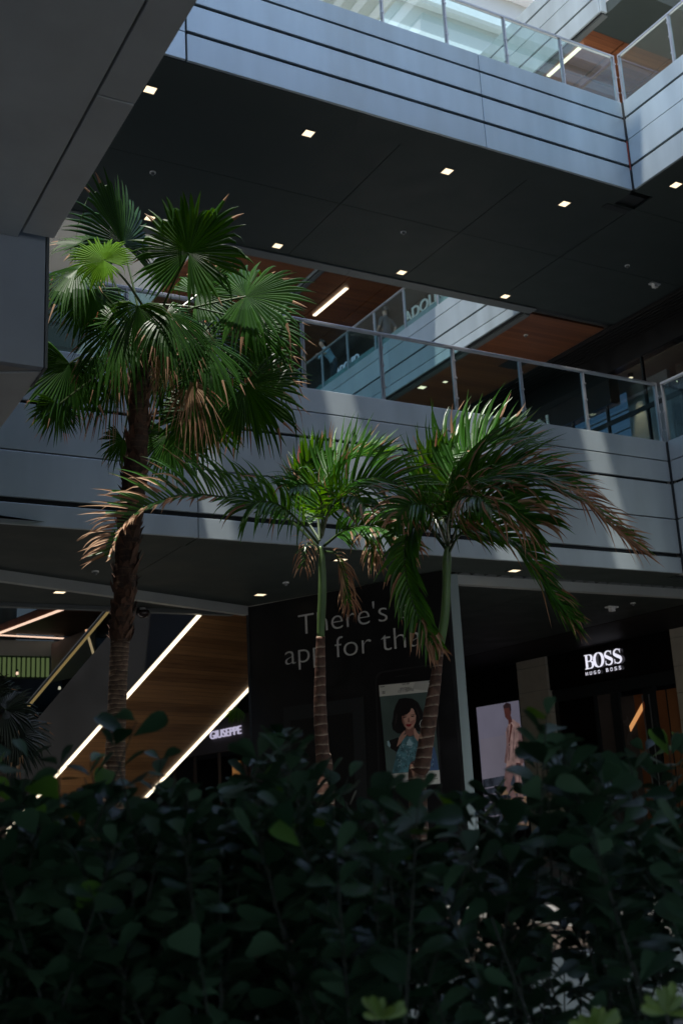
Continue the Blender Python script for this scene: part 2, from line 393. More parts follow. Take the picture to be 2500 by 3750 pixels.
def led(x0, x1, y0, y1, z, mt, label, h=.03):
    m = MB(); m.box(x0, x1, y0, y1, z-h, z)
    o = m.build('light_strip', mt, loc=((x0+x1)/2, (y0+y1)/2, z)); tag(o, label, 'light strip'); return o
led(17.66, 17.76, 17.6, 18.95, Z4-.0, MLED, 'slim white light strip below the reddish ceiling behind the top railing')
led(18.85, 18.98, 31.7, 34.2, Z4-.0, MLED, 'slim white light strip on the wooden ceiling left of the distant walkway')

# ---- near overhang at the left edge
no = thing('near_overhang', 'large grey metal clad overhang filling the upper left corner close to the viewer', 'overhang')
m = MB(); m.box(-9, 1.495, -6, 6.53, ZL, ZL+.06); part('soffit_panel', m, MN, no, bevel=.004)
m = MB(); m.box(1.507, 1.705, -6, 4.895, ZL-.004, ZL+.3); part('edge_panel', m, MN, no, bevel=.004)
m = MB(); m.box(1.507, 1.705, 4.907, 6.45, ZL-.004, ZL+.3); part('edge_panel', m, MN, no, bevel=.004)
m = MB(); m.box(-9, 1.7, -6, 6.5, ZL+.31, 14.5); m.box(-9, 1.5, -6, 6.5, ZL+.07, ZL+.3); part('slab', m, MDK, no)  # unseen upper mass, raised to block sky light
m = MB(); m.box(-9, 1.675, 6.535, 6.60, 4.336, ZL+.2); part('face_panel', m, MNB, no, bevel=.004)
m = MB(); m.box(1.682, 1.700, 6.535, 6.9, 4.336, ZL+.2); part('corner_trim', m, MSL, no)
# sloping beige recess then flat underside running away
m = MB(); m.poly([(-9, 6.61, 4.345), (1.66, 6.61, 4.345), (1.0, 6.98, 4.36), (-9, 6.98, 4.36)][::-1]); part('beige_return', m, mat('beige_return', (.42, .40, .36), .6), no)
m = MB(); m.prism([(1.69, 6.62, 4.34), (1.69, 7.95, 4.34), (-9, 7.95, 4.34), (-9, 7.0, 4.34), (1.0, 7.0, 4.34)], (0, 0, .05)); part('under_panel', m, MN, no)
m = MB(); m.box(-9, 1.69, 7.97, 11.5, 4.34, 4.39); part('under_panel', m, MNB, no)
m = MB(); m.box(-9, 1.67, 6.62, 11.0, 4.41, 7.3); m.box(-9, -.2, 6.62, 11.0, 7.31, 14.5); m.box(-9, 1.67, 11.01, 13.4, 4.41, 24); part('core', m, MDK, no)  # tall unseen blocks added to cut sky and sun at the left
# unseen roof and walls added to shade the hedge and the near overhang
m = MB(); m.box(1.72, 24, -8, 2.55, ZL, ZL+.3); part('unseen_shade_roof', m, MS, no)
m = MB(); m.box(-9.3, 24, -8.4, -8.01, 4.5, 14.5); part('unseen_rear_blocker', m, MNB, no)
m = MB(); m.box(-9.4, -9.01, -8, 13.4, 0, 14.5); part('side_wall', m, MNB, no)  # unseen wall, added to cut light from the left
up = thing('unseen_shade_deck', 'unseen upper deck behind the viewer, added to shade the court', 'deck')
m = MB(); m.box(-9, 24, -8, 5.4, ZU, ZUT); part('shade_slab', m, MCONC, up)
m = MB(); m.box(7.8, 9.5, 5.41, 7.2, ZU, ZUT); m.box(9.51, 24, 5.41, 8.8, ZU, ZUT); part('shade_slab', m, MCONC, up)  # unseen extension that keeps sky light off the lower fascia
m = MB(); m.box(1.72, 3.9, 10.6, 13.4, ZU+.1, ZUT); part('hidden_shade_slab', m, MCONC, up)  # hidden slab added to darken the left end of the lower fascia

# ---- far enclosing walls
def facade_mat(name, c1, c2, sc_=(3.0, 1.2), rough=.3):
    m = bpy.data.materials.new(name); m.use_nodes = True; t = m.node_tree; b = t.nodes['Principled BSDF']
    tc = t.nodes.new('ShaderNodeTexCoord'); br = t.nodes.new('ShaderNodeTexBrick'); br.offset = 0
    mp = t.nodes.new('ShaderNodeMapping'); mp.inputs['Rotation'].default_value = (R(90), 0, 0)
    br.inputs['Scale'].default_value = 1; br.inputs['Brick Width'].default_value = sc_[0]; br.inputs['Row Height'].default_value = sc_[1]
    br.inputs['Mortar Size'].default_value = .05
    br.inputs['Color1'].default_value = (*c1, 1); br.inputs['Color2'].default_value = (*c2, 1); br.inputs['Mortar'].default_value = (.03, .03, .03, 1)
    t.links.new(tc.outputs['Object'], mp.inputs[0]); t.links.new(mp.outputs[0], br.inputs[0])
    t.links.new(br.outputs[0], b.inputs['Base Color']); b.inputs['Roughness'].default_value = rough; return m
fb = thing('end_wall_building', 'pale glazed building closing off the far end of the arcade', 'building')
m = MB(); m.box(-40, 9, 48, 49, 15, 38); part('glazed_wall', m, facade_mat('far_glazing', (.045, .055, .058), (.085, .10, .105)), fb)
m = MB(); m.box(9.01, 16, 48, 49, 22.01, 38); part('glazed_wall', m, bpy.data.materials['far_glazing'], fb)
m = MB(); m.box(9.01, 40, 48, 49, 0, 22); part('dark_wall', m, MBK, fb)
m = MB(); m.box(-40, 9, 48, 49, 0, 14.99); part('dark_wall', m, MBK, fb)
m = MB(); m.box(-40, 60, 52, 53, 30, 70); part('pale_wall', m, mat('pale_render', (.50, .50, .46), .7, noise=.05, nscale=.2), fb)
m = MB()
for k in range(12): m.box(-40, 60, 51.2, 51.99, 30.5+k*3.2, 31.1+k*3.2)
part('balcony_slab', m, MWHITE, fb)
m = MB(); m.box(23.0, 23.5, 2, 47.9, 0, 20.5); part('side_wall', m, MBK, fb)
m = MB(); m.box(-14.5, -14, 9, 47.9, 0, 12); part('side_wall', m, MBK, fb)

# ribbed white tower across the court, seen only in the glass
m = MB(); m.box(-14, 12.4, 23.0, 47.9, 10.5, 10.9); part('shade_slab', m, MCONC, fb)  # hidden deck added to keep the far void below dark
m = MB(); m.box(1, 17.2, 20.5, 47.9, 26, 26.4); part('roof_slab', m, mat('beige_soffit', (.42, .40, .36), .6), fb)
rt = thing('ribbed_tower', 'white tower with stacked horizontal ribs reflected in the top glass railing', 'building')
m = MB(); m.box(36.8, 72, -60, -22.8, 0, 72); part('tower_wall', m, mat('tower_wall', (.35, .42, .42), .5), rt)
m = MB()
for k in range(24): m.box(36, 72.8, -60.8, -22, 20+k*2.2, 20.9+k*2.2)
part('rib', m, MWHITE, rt)

# ---- unseen louvres above the court, spaced to cast the soft light bands
lv = thing('overhead_louvres', 'unseen row of broad shading louvres high above the court', 'louvres')
for k in range(-2, 4):
    x = 1.55 + k*2.47 + .25
    m = MB(); m.box(x, min(x+1.97, 10.8), 10.1, 11.25, 27, 27.08); part('louvre', m, MP, lv)
m = MB(); m.box(-4, 11.95, 11.26, 12.7, 27, 27.3); part('beam', m, MP, lv)  # unseen solid strip added to keep sun bands off the upper fascia

# ---------------------------------------------------------------- glass railings
def railing(label, ax, c, posts, ztop, zrail, out, group='glass railings on the walkway edges', a_end=None, inset=.045):
    rt_ = thing('glass_railing', label, 'railing', group)
    cc = c - out*inset
    def bx(mb, a0, a1, t0, t1, z0, z1):
        if ax == 'x': mb.box(a0, a1, *(sorted((cc+t0, cc+t1))), z0, z1)
        else: mb.box(*(sorted((cc+t0, cc+t1))), a0, a1, z0, z1)
    ps = sorted(posts)
    for p in ps:
        m = MB(); bx(m, p-.014, p+.014, -.03, .045, ztop-.02, zrail-.035)
        bx(m, p-.026, p-.019, -.01, .03, ztop+.1, zrail-.05); bx(m, p+.019, p+.026, -.01, .03, ztop+.1, zrail-.05)
        for q in (.2, .55, .85): bx(m, p-.03, p+.03, -.036, -.031, ztop+q, ztop+q+.03)
        part('post', m, MST, rt_)
    m = MB(); bx(m, ps[0]-.3, ps[-1]+.02, -.032, .032, zrail-.035, zrail+.012); part('handrail', m, MST, rt_, bevel=.008)
    for i in range(len(ps)-1):
        m = MB(); bx(m, ps[i]+.035, ps[i+1]-.035, -.006, .006, ztop-.015, zrail-.05); part('glass_pane', m, MGU if zrail > 15.5 else MGL, rt_)
    return rt_
UP = [14.55-1.337*k for k in range(11)]
LP = [14.54] + [12.83-1.365*k for k in range(13)]
railing('glass railing along the top of the upper walkway, lit by daylight', 'x', FY, UP, ZUT, 15.57, -1)
railing('glass railing on the upper walkway wing that comes toward the viewer at the right edge', 'y', XR, [13.64-1.32*k for k in range(7)], ZUT, 15.57, -1)
railing('glass railing along the lower walkway, in front of the distant walkway and dark shop', 'x', FY, LP, ZLT, 8.70, -1)
railing('glass railing on the lower walkway wing at the right edge', 'y', XR, [13.64-1.32*k for k in range(7)], ZLT, 8.70, -1)
railing('distant glass railing on the far walkway carrying white letters', 'y', XF, [19+1.6*k for k in range(17)], 14.2, 15.42, -1)

# ---------------------------------------------------------------- recessed lights and ceiling devices
def downlight(x, y, z, label, s=.086, group='square recessed downlights'):
    t_ = thing('recessed_light', label, 'ceiling light', group, (x, y, z))
    m = MB(); e = .022
    m.box(-s-e, s+e, -s-e, -s, -.008, .004); m.box(-s-e, s+e, s, s+e, -.008, .004); m.box(-s-e, -s, -s, s, -.008, .004); m.box(s, s+e, -s, s, -.008, .004)
    part('frame', m, MFR, t_)
    m = MB(); m.box(-s, s, -s, s, -.003, .004); part('lens', m, MLAMP, t_)
    return t_
for (x, y, l) in (
    (5.338, 14.605, 'square downlight nearest the big grey overhang, first in the front row of the upper soffit'),
    (8.142, 14.615, 'second square downlight in the front row of the upper soffit, above the fan palm'),
    (10.978, 14.615, 'third square downlight in the front row of the upper soffit'),
    (13.722, 14.628, 'fourth square downlight in the front row of the upper soffit, left of the inner corner'),
    (15.237, 13.205, 'square downlight at the right edge below the corner of the upper walkway'),
    (6.674, 18.345, 'square downlight above the fan palm crown in the back row of the upper soffit'),
    (9.38, 18.35, 'square downlight right of the fan palm crown, above the reddish wood'),
    (12.341, 18.345, 'square downlight in the back row directly above the distant white letters'),
    (15.167, 18.409, 'square downlight in the back row nearest the end of the pale edge beam')):
    downlight(x, y, ZU+.012, l)
for (x, y, l) in (
    (4.895, 17.847, 'square downlight low at the left above the pink light strips'),
    (8.217, 17.264, 'square downlight just left of the black advertising wall top'),
    (8.208, 14.395, 'square downlight glimpsed behind the middle palm crown'),
    (11.446, 14.336, 'square downlight above the pale door track right of the right palm trunk'),
    (15.791, 17.971, 'square downlight at the tip of the drooping frond, above the clothing shop')):
    downlight(x, y, ZL+.01, l)
downlight(16.54, 23.99, ZU+.015, 'bright square downlight in the wooden ceiling seen through the lower railing', .10)
downlight(16.91, 23.40, ZU+.015, 'dimmer downlight right beside the bright one in the wooden ceiling', .06)

def detector(x, y, z, label, s=1):
    t_ = thing('smoke_detector', label, 'detector', 'small round ceiling detectors', (x, y, z))
    m = MB(); m.tube([(0, 0, 0), (0, 0, -.02*s)], .055*s, 12); part('base', m, MWHITE, t_)
    m = MB(); m.tube([(0, 0, -.02*s), (0, 0, -.06*s)], [.04*s, .025*s], 12); part('head', m, MSL, t_)
for a in ((6.18, 16.82, ZU+.015, 'small round detector on the upper soffit above the fan palm'),
          (11.43, 16.83, ZU+.015, 'small round detector in the middle of the upper soffit'),
          (16.72, 16.11, ZU+.015, 'small round detector at the right of the upper soffit'),
          (17.0, 20.0, ZU+.02, 'small round detector on the wooden ceiling beside the edge beam'),
          (4.96, 16.13, ZL+.012, 'small round detector on the lower soffit left of the fan palm trunk'),
          (8.17, 16.18, ZL+.012, 'small round detector on the lower soffit left of the middle palm'),
          (15.9, 16.3, ZL+.012, 'small round detector above the clothing shop, right of the white box')):
    detector(*a)
def box_sensor(x, y, z, label):
    t_ = thing('ceiling_sensor', label, 'sensor', None, (x, y, z))
    m = MB(); m.box(-.13, .13, -.06, .06, -.03, 0); part('plate', m, MWHITE, t_)
    m = MB(); m.box(-.05, .05, -.045, .045, -.1, -.03); part('housing', m, MWHITE, t_)
box_sensor(15.75, 16.75, ZL+.012, 'small white boxed sensor on the dark soffit above the clothing shop')
box_sensor(17.94, 16.54, ZU+.015, 'small white boxed sensor at the right of the upper soffit')
t_ = thing('security_camera', 'round black security camera hanging right of the fan palm trunk', 'camera', None, (6.66, 18.85, 5.19))
m = MB(); m.tube([(0, 0, 0), (0, 0, -.06)], .05, 10); part('mount', m, MWHITE, t_)
m = MB(); m.tube([(0, 0, -.05), (0, 0, -.09), (0, 0, -.14), (0, 0, -.18)], [.11, .13, .11, .04], 14); part('dome', m, mat('camera_dome', (.03, .02, .02), .15), t_, smooth=True)

# ---------------------------------------------------------------- text helper
def text_mesh(body, size, ext, bold=0):
    cu_ = bpy.data.curves.new('t', 'FONT'); cu_.body = body; cu_.size = size; cu_.extrude = ext; cu_.offset = bold
    ob = bpy.data.objects.new('t', cu_); C.objects.link(ob)
    bpy.context.view_layer.update()
    me = bpy.data.meshes.new_from_object(ob.evaluated_get(bpy.context.evaluated_depsgraph_get()))
    bpy.data.objects.remove(ob); bpy.data.curves.remove(cu_)
    return me
def place_text(name, body, origin, xd, zd, width, height, mt, parent=None, ext=.004, bold=0, cap='H'):
    """origin = left end of the baseline; width/height of the lettering in metres"""
    me = text_mesh(body, 1.0, ext, bold)
    xs_ = [v.co.x for v in me.vertices]; x0 = min(xs_); wd = max(xs_)-x0
    hh = .69
    xd = Vector(xd).normalized(); zd = Vector(zd).normalized(); nd = xd.cross(zd)
    for v in me.vertices:
        p = Vector(origin) + xd*((v.co.x-x0)/wd*width) + zd*(v.co.y/hh*height) + nd*v.co.z
        v.co = p
    me.materials.clear(); me.materials.append(mt)
    o = bpy.data.objects.new(name, me); C.objects.link(o)
    if parent: o.parent = parent
    return o

# ---------------------------------------------------------------- advertising wall
HA = Vector((8.486, 18.353, 0)); HB = Vector((10.24, 14.60, 0))
hd = (HB-HA).normalized(); hn = Vector((hd.y, -hd.x, 0))          # faces the viewer
if (EYE-HA).dot(hn) < 0: hn = -hn
HL = (HB-HA).length
hw = thing('advertising_wall', 'black advertising wall with grey lettering and a giant printed phone behind the two palms', 'wall')
m = MB(); m.obox(HA - hn*.12, hd*HL, hn*.12, (0, 0, ZL-.005)); part('board', m, MBK, hw)
m = MB(); m.obox(HA - hn*.125 - hd*.05, hd*.05, hn*.135, (0, 0, ZL-.005)); part('edge_trim', m, mat('dark_trim', (.03, .035, .04), .4), hw)
UPV = Vector((0, 0, 1))
def hp(px, py, off): return onp(px, py, HA+hn*off, hn)
def hpoly(name, pts, mt, off, parent, th=.0015):
    m = MB(); P = [hp(x, y, off) for x, y in pts]; m.prism(P, -hn*th); return part(name, m, mt, parent)
def hline(body, x0, y0, x1, y1, cap, nm='lettering'):
    """baseline from pixel (x0,y0) to (x1,y1)"""
    a, b = hp(x0, y0, .004), hp(x1, y1, .004)
    wd = (b-a).dot(hd)
    MT = bpy.data.materials.get('wall_letter') or mat('wall_letter', (.62, .62, .60), .5)
    return place_text(nm, body, Vector((a.x, a.y, (a.z+b.z)/2)), hd, UPV, wd, cap, MT, hw, ext=.003, bold=-.016)
ca = hp(1120, 2326, 0).z - hp(1118, 2250, 0).z
hline("There's an", 1094, 2326, 1560, 2252, .36)
hline("app for that", 1044, 2436, 1590, 2358, .36)
# door set in the wall
MDG = mat('door_grey', (.022, .024, .026), .4); MDG2 = mat('door_seam', (.003, .003, .003), .5)
hpoly('door', [(1037, 2592), (1330, 2552), (1345, 2990), (1052, 3020)], MDG, .012, hw, .01)
hpoly('door', [(1062, 2640), (1290, 2610), (1303, 2960), (1075, 2990)], MDG2, .016, hw, .002)
# printed phone
MP1 = mat('phone_rim', (.030, .028, .030), .35); MP2 = mat('phone_face', (.010, .009, .010), .3)
def rrect(a, b, c, d, r=.12, n=5):
    """rounded quad from corner pixels a(tl) b(tr) c(br) d(bl)"""
    q = [Vector((*p, 0)) for p in (a, b, c, d)]; out = []
    for i in range(4):
        p, pr, nx = q[i], q[i-1], q[(i+1) % 4]
        s = p+(pr-p).normalized()*r; e = p+(nx-p).normalized()*r
        for k in range(n+1):
            f = k/n; out.append(((s*(1-f)**2+p*2*f*(1-f)+e*f*f).x, (s*(1-f)**2+p*2*f*(1-f)+e*f*f).y))
    return out
hpoly('phone_rim', rrect((1372, 2462), (1592, 2430), (1625, 3000), (1390, 3020), 34), MP1, .010, hw)
hpoly('phone_face', rrect((1378, 2468), (1588, 2437), (1620, 2992), (1396, 3012), 32), MP2, .014, hw)
hpoly('phone_speaker', [(1446, 2476), (1500, 2469), (1500, 2473), (1446, 2480)], MP1, .017, hw)
S_W = mat('screen_white', (.62, .62, .57), .5); S_G = mat('screen_green', (.085, .130, .120), .5, noise=.35, nscale=.9); S_D = mat('print_dark', (.008, .006, .007), .5)
S_SK = mat('print_skin', (.52, .29, .22), .5, noise=.2, nscale=5); S_SK2 = mat('print_skin_shade', (.27, .125, .10), .5, noise=.2, nscale=5); S_LIP = mat('print_red', (.30, .012, .02), .5)
S_B1 = mat('print_pale_blue', (.34, .52, .58), .5); S_B2 = mat('print_teal', (.09, .22, .26), .5, noise=.5, nscale=9); S_GL = mat('screen_grey', (.48, .48, .45), .5); S_BL = mat('print_blue', (.07, .13, .26), .5)
def z3(x, y): return (1300+x/3.484, 2400+y/3.484)
def zp(name, pts, mt, off, par=hw): return hpoly(name, [z3(*p) for p in pts], mt, off, par)
zp('screen', [(303, 386), (985, 318), (1085, 1640), (420, 1690)], S_G, .018)
zp('screen_top_bar', [(303, 386), (985, 318), (992, 462), (312, 528)], S_W, .021)
zp('screen_bar_glare', [(770, 340), (985, 318), (992, 462), (725, 430)], S_GL, .023)
zp('screen_bottom_bar', [(408, 1520), (1073, 1465), (1085, 1640), (420, 1690)], S_W, .021)
for k in range(3): zp('menu_mark', [(343, 463+k*13), (382, 459+k*13), (382, 464+k*13), (343, 468+k*13)], S_D, .024)
zp('menu_mark', [(937, 333), (985, 328), (985, 344), (937, 349)], S_D, .024)
zp('menu_mark', [(315, 402), (375, 396), (375, 403), (315, 409)], S_D, .024)
def sl(body, x0, y0, x1, y1, cap, mt):
    a = onp(*z3(x0, y0), HA+hn*.025, hn); b = onp(*z3(x1, y1), HA+hn*.025, hn)
    place_text('screen_writing', body, a, hd, UPV, (b-a).dot(hd), cap, mt, hw, ext=.001, bold=0)
sl('9:41 AM', 600, 383, 690, 374, .030, S_D)
sl('BRICKELL', 575, 445, 722, 430, .036, S_GL2 if False else mat('print_grey', (.20, .20, .20), .5))
sl('CITY CENTRE', 548, 480, 748, 462, .036, bpy.data.materials['print_grey'])
sl('SEARCH-HIDE', 850, 1562, 1042, 1548, .040, S_D)
zp('rule_line', [(640, 1600), (1050, 1572), (1050, 1577), (640, 1605)], S_D, .024)
# the printed woman: hair, face, hands, patterned dress
zp('printed_hair', [(560, 560), (640, 545), (730, 555), (800, 600), (845, 690), (880, 780), (905, 880), (880, 950), (840, 985), (780, 960), (640, 960), (600, 1000), (540, 1000), (480, 950), (465, 880), (485, 800), (490, 720), (520, 630)], S_D, .021)
zp('printed_neck', [(650, 900), (745, 890), (760, 1010), (700, 1035), (640, 1010)], S_SK2, .0225)
zp('printed_face', [(590, 740), (630, 690), (700, 665), (750, 690), (775, 760), (770, 850), (745, 905), (700, 945), (672, 948), (630, 910), (600, 850)], S_SK, .024)
zp('printed_face_shade', [(590, 740), (630, 690), (632, 760), (618, 820), (640, 915), (600, 850)], S_SK2, .0255)
zp('printed_fringe', [(575, 640), (640, 600), (740, 620), (790, 720), (770, 770), (748, 700), (720, 660), (700, 720), (660, 755), (620, 765), (585, 780), (570, 720)], S_D, .027)
zp('printed_eye', [(612, 792), (650, 782), (652, 793), (615, 802)], S_D, .027)
zp('printed_eye', [(712, 778), (752, 772), (752, 783), (714, 790)], S_D, .027)
zp('printed_brow', [(600, 772), (652, 764), (652, 770), (602, 778)], S_D, .027)
zp('printed_brow', [(708, 762), (758, 755), (758, 761), (708, 768)], S_D, .027)
zp('printed_nose', [(672, 800), (690, 800), (698, 850), (684, 858), (668, 852)], S_SK2, .0272)
zp('printed_lips', [(642, 885), (668, 878), (685, 882), (700, 876), (722, 880), (705, 908), (680, 914), (658, 905)], S_LIP, .027)
zp('printed_dress', [(555, 1160), (610, 1080), (650, 1035), (700, 1045), (770, 1030), (860, 1070), (960, 1120), (1010, 1200), (1030, 1300), (1065, 1466), (470, 1512), (530, 1250)], S_B2, .0215)
zp('printed_sleeve', [(430, 1090), (545, 1050), (600, 1100), (530, 1240), (440, 1180)], S_D, .0228)
zp('printed_sleeve', [(408, 1100), (430, 1090), (452, 1150), (440, 1180), (412, 1150)], S_B1, .024)
zp('printed_sleeve', [(960, 1120), (1010, 1180), (1040, 1300), (1068, 1466), (950, 1476), (940, 1300)], S_BL, .024)
zp('printed_collar', [(690, 1060), (735, 1130), (720, 1160), (650, 1150), (655, 1120)], S_B1, .024)
random.seed(5)
m = MB()
for k in range(90):                         # curling light motifs woven into the dress
    cx, cyy = rnd(550, 1000), rnd(1120, 1440)
    if cx < 560+(cyy-1100)*-.1 or cx > 930+(cyy-1100)*.25: continue
    a0 = rnd(0, 6.28); rr_ = rnd(9, 20); th_ = rnd(3.5, 6.5); sweep = rnd(2.2, 4.6); n_ = 7
    o_, i_ = [], []
    for j in range(n_+1):
        a = a0+sweep*j/n_; r_ = rr_*(1-.4*j/n_)
        o_.append((cx+math.cos(a)*(r_+th_/2), cyy+math.sin(a)*(r_+th_/2))); i_.append((cx+math.cos(a)*(r_-th_/2), cyy+math.sin(a)*(r_-th_/2)))
    for j in range(n_):
        P = [hp(*z3(*q), .0262+k*.00003) for q in (o_[j], o_[j+1], i_[j+1], i_[j])]
        m.quad(*P, m=0 if k % 3 else 1)
part('printed_pattern', m, [S_B1, S_D], hw)
for hnd in ([(530, 1170), (560, 1050), (600, 990), (632, 960), (637, 985), (615, 1020), (650, 1010), (652, 1022), (610, 1080), (575, 1130)],
            [(745, 950), (762, 930), (790, 990), (820, 1020), (850, 1080), (830, 1130), (790, 1090), (755, 1040)]):
    zp('printed_hand', hnd, S_SK, .0275)
for q in ([(600, 620), (640, 600), (650, 640), (610, 700)], [(760, 640), (800, 700), (830, 800), (815, 810), (780, 720)], [(520, 760), (540, 740), (525, 860), (505, 900)]):
    zp('printed_hair_sheen', q, mat('print_hair_sheen', (.035, .026, .026), .5), .0222)
zp('printed_cheek', [(700, 850), (760, 820), (765, 850), (735, 890), (705, 880)], mat('print_cheek', (.46, .21, .17), .5), .0256)
ring = [(868+46*math.cos(a), 880+62*math.sin(a)) for a in [i*math.pi/9 for i in range(18)]]
m = MB()
for i in range(18):
    a, b = ring[i], ring[(i+1) % 18]; c = [(868+(p[0]-868)*.86, 880+(p[1]-880)*.88) for p in (b, a)]
    m.quad(*[hp(*z3(*q), .028) for q in (a, b, c[0], c[1])])
part('printed_earring', m, S_W, hw)

# grey column at the end of the advertising wall
cl = thing('column', 'slim grey column beside the black advertising wall', 'column')
MCOL = mat('grey_column', (.22, .28, .29), .5, noise=.05, nscale=2)
m = MB(); m.box(10.33, 10.62, 14.78, 15.08, 1.35, ZL-.003); part('shaft', m, MCOL, cl, bevel=.01)
m = MB(); m.box(10.32, 10.63, 14.77, 15.09, 0, 1.345); part('base_cladding', m, mat('column_base', (.36, .44, .46), .5), cl)
m = MB(); m.box(10.26, 10.325, 14.80, 15.0, 0, ZL-.2); part('side_trim', m, MCONC, cl)

# ---------------------------------------------------------------- escalator
ez = R(-22); eh = Vector((math.sin(ez), math.cos(ez), 0)); ew = Vector((math.cos(ez), -math.sin(ez), 0)); TH = math.tan(R(32.6))
EP = Vector((7.816, 19.057, ZL))
def E_(s, wd, up): return EP + eh*s + ew*wd + Vector((0, 0, -s*TH+up))
es = thing('escalator', 'dark escalator seen from below with a wooden underside between two bright light strips', 'escalator')
W_ = 3.1; s0, s1 = -.9, 8.0
m = MB(); m.prism([E_(s0, .06, 0), E_(s1, .06, 0), E_(s1, W_-.06, 0), E_(s0, W_-.06, 0)], (0, 0, .1)); part('wood_underside', m, MW2, es)
for wd in (0, W_-.09):
    m = MB(); m.prism([E_(s0, wd, -.035), E_(s1, wd, -.035), E_(s1, wd+.085, -.035), E_(s0, wd+.085, -.035)], (0, 0, .03)); part('light_strip', m, MLED, es)
MFL = mat('escalator_flank', (.014, .014, .014), .35, noise=.08, nscale=1)
for wd in (-.02, W_+.0):
    m = MB(); m.prism([E_(s0, wd, 0), E_(s1, wd, 0), E_(s1, wd, 1.52), E_(s0, wd, 1.52)], ew*.02); part('side_panel', m, MFL, es)
    m = MB(); m.prism([E_(s0, wd+.01, 1.52), E_(s1, wd+.01, 1.52), E_(s1, wd+.01, 2.0), E_(s0, wd+.01, 2.0)], ew*.012); part('glass_balustrade', m, MGL, es)
    m = MB(); m.tube([E_(s0, wd+.01, 2.08), E_(s1, wd+.01, 2.08)], .04, 8); part('handrail', m, MDK, es)
m = MB(); m.prism([E_(s0, -.03, 1.98), E_(s1, -.03, 1.98), E_(s1, -.03, 2.035), E_(s0, -.03, 2.035)], ew*.03); part('handrail_light', m, emitter('handrail_glow', (.70, .50, .20), .36), es)
m = MB()
for i in range(26):
    s = s0+i*.34; m.prism([E_(s, .1, 1.0), E_(s+.34, .1, 1.0+.34*TH), E_(s+.34, .1, 1.0)], ew*(W_-.2))
part('steps', m, MDK, es)

# ---------------------------------------------------------------- far left background beyond the escalator
fs = thing('far_soffit', 'distant reddish wooden soffit edged with two pink light strips at the lower left', 'ceiling')
m = MB(); m.prism([(8.72, 39.3, 8.0), (9.62, 33.5, 8.0), (13.4, 33.2, 8.0), (13.4, 39.9, 8.0)], (0, 0, .3)); part('wood_panel', m, wood('far_wood', (.10, .035, .015), (.18, .07, .03), 0, .2), fs)
m = MB(); m.prism([(8.60, 39.3, 7.97), (9.5, 33.9, 7.97), (9.66, 33.9, 7.97), (8.76, 39.3, 7.97)], (0, 0, .02)); part('light_strip', m, MLEDP, fs)
m = MB(); m.prism([(8.2, 39.35, 7.95), (11.1, 39.8, 7.95), (11.1, 40.0, 7.95), (8.2, 39.55, 7.95)], (0, 0, .02)); part('light_strip', m, MLEDP, fs)
m = MB(); m.box(2, 11.0, 40.2, 40.5, 7.35, 7.9); part('fascia_board', m, MCOL, fs)
gs = thing('green_glass_screen', 'row of lit green glass fins at the far lower left', 'screen')
m1 = emitter('green_glow', (.30, .42, .16), .28)
m = MB()
for i in range(34): m.box(5.0+i*.17, 5.0+i*.17+.10, 40.3, 40.35, 6.62, 7.30)
part('glass_fins', m, m1, gs)
m = MB(); m.box(4.9, 10.75, 40.36, 40.4, 6.55, 7.35); part('backing', m, mat('green_back', (.03, .06, .04), .5), gs)
bw = thing('display_wall', 'grey pink panel wall receding behind the escalator railing', 'wall')
m = MB(); m.prism([(10.75, 40.2, 6.4), (11.5, 37.4, 6.4), (11.5, 37.4, 8.0), (10.75, 40.2, 7.8)], (.05, 0, 0)); part('panel', m, mat('pinkish_panel', (.20, .17, .17), .5), bw)
lw = thing('lit_window_wall', 'pale blue glazing behind the pink light strips at the far left', 'window wall')
MBW = emitter('painted_window_sky', (.16, .23, .30), .30)  # emission stands in for sky reflected in the glazing
m = MB(); m.box(2.5, 12, 44.5, 44.6, 8.3, 13.5); part('glass', m, MBW, lw)
m = MB()
for i in range(6): m.box(2.6+i*1.55, 2.72+i*1.55, 44.3, 44.45, 8.3, 13.5)
for i in range(4): m.box(2.5, 12, 44.32, 44.44, 8.6+i*1.25, 8.68+i*1.25)
part('mullions', m, MDK, lw)
m = MB(); m.tube([(10.0, 44.0, 8.3), (10.0, 44.0, 13.0)], .38, 14); part('column', m, MCOL, lw, smooth=True)
rl = thing('slanting_light_strip', 'short warm slanting light strip behind the escalator handrail', 'light strip')
m = MB(); a = onp(315, 2305, (0, 30, 0), Vector((0, 1, 0))); b = onp(343, 2398, (0, 30, 0), Vector((0, 1, 0))); m.tube([a, b], .035, 6); part('tube', m, emitter('warm_tube', (1, .55, .30), .8), rl)
for (x, y, yy, s, l) in ((63, 2466, 38, .045, 'tiny warm lamp below the green glass fins'), (218, 2520, 32, .04, 'tiny warm lamp glimpsed through the escalator glass')):
    p = onp(x, y, (0, yy, 0), Vector((0, 1, 0))); t_ = thing('spot_lamp', l, 'lamp', None, tuple(p)); m = MB(); m.tube([(0, 0, -s), (0, 0, s)], [s, s*.8], 8); part('bulb', m, bpy.data.materials['led_strip_warm'], t_)
    m = MB(); m.tube([(0, 0, s), (0, 0, s*3)], s*.7, 8); part('housing', m, MFR, t_)

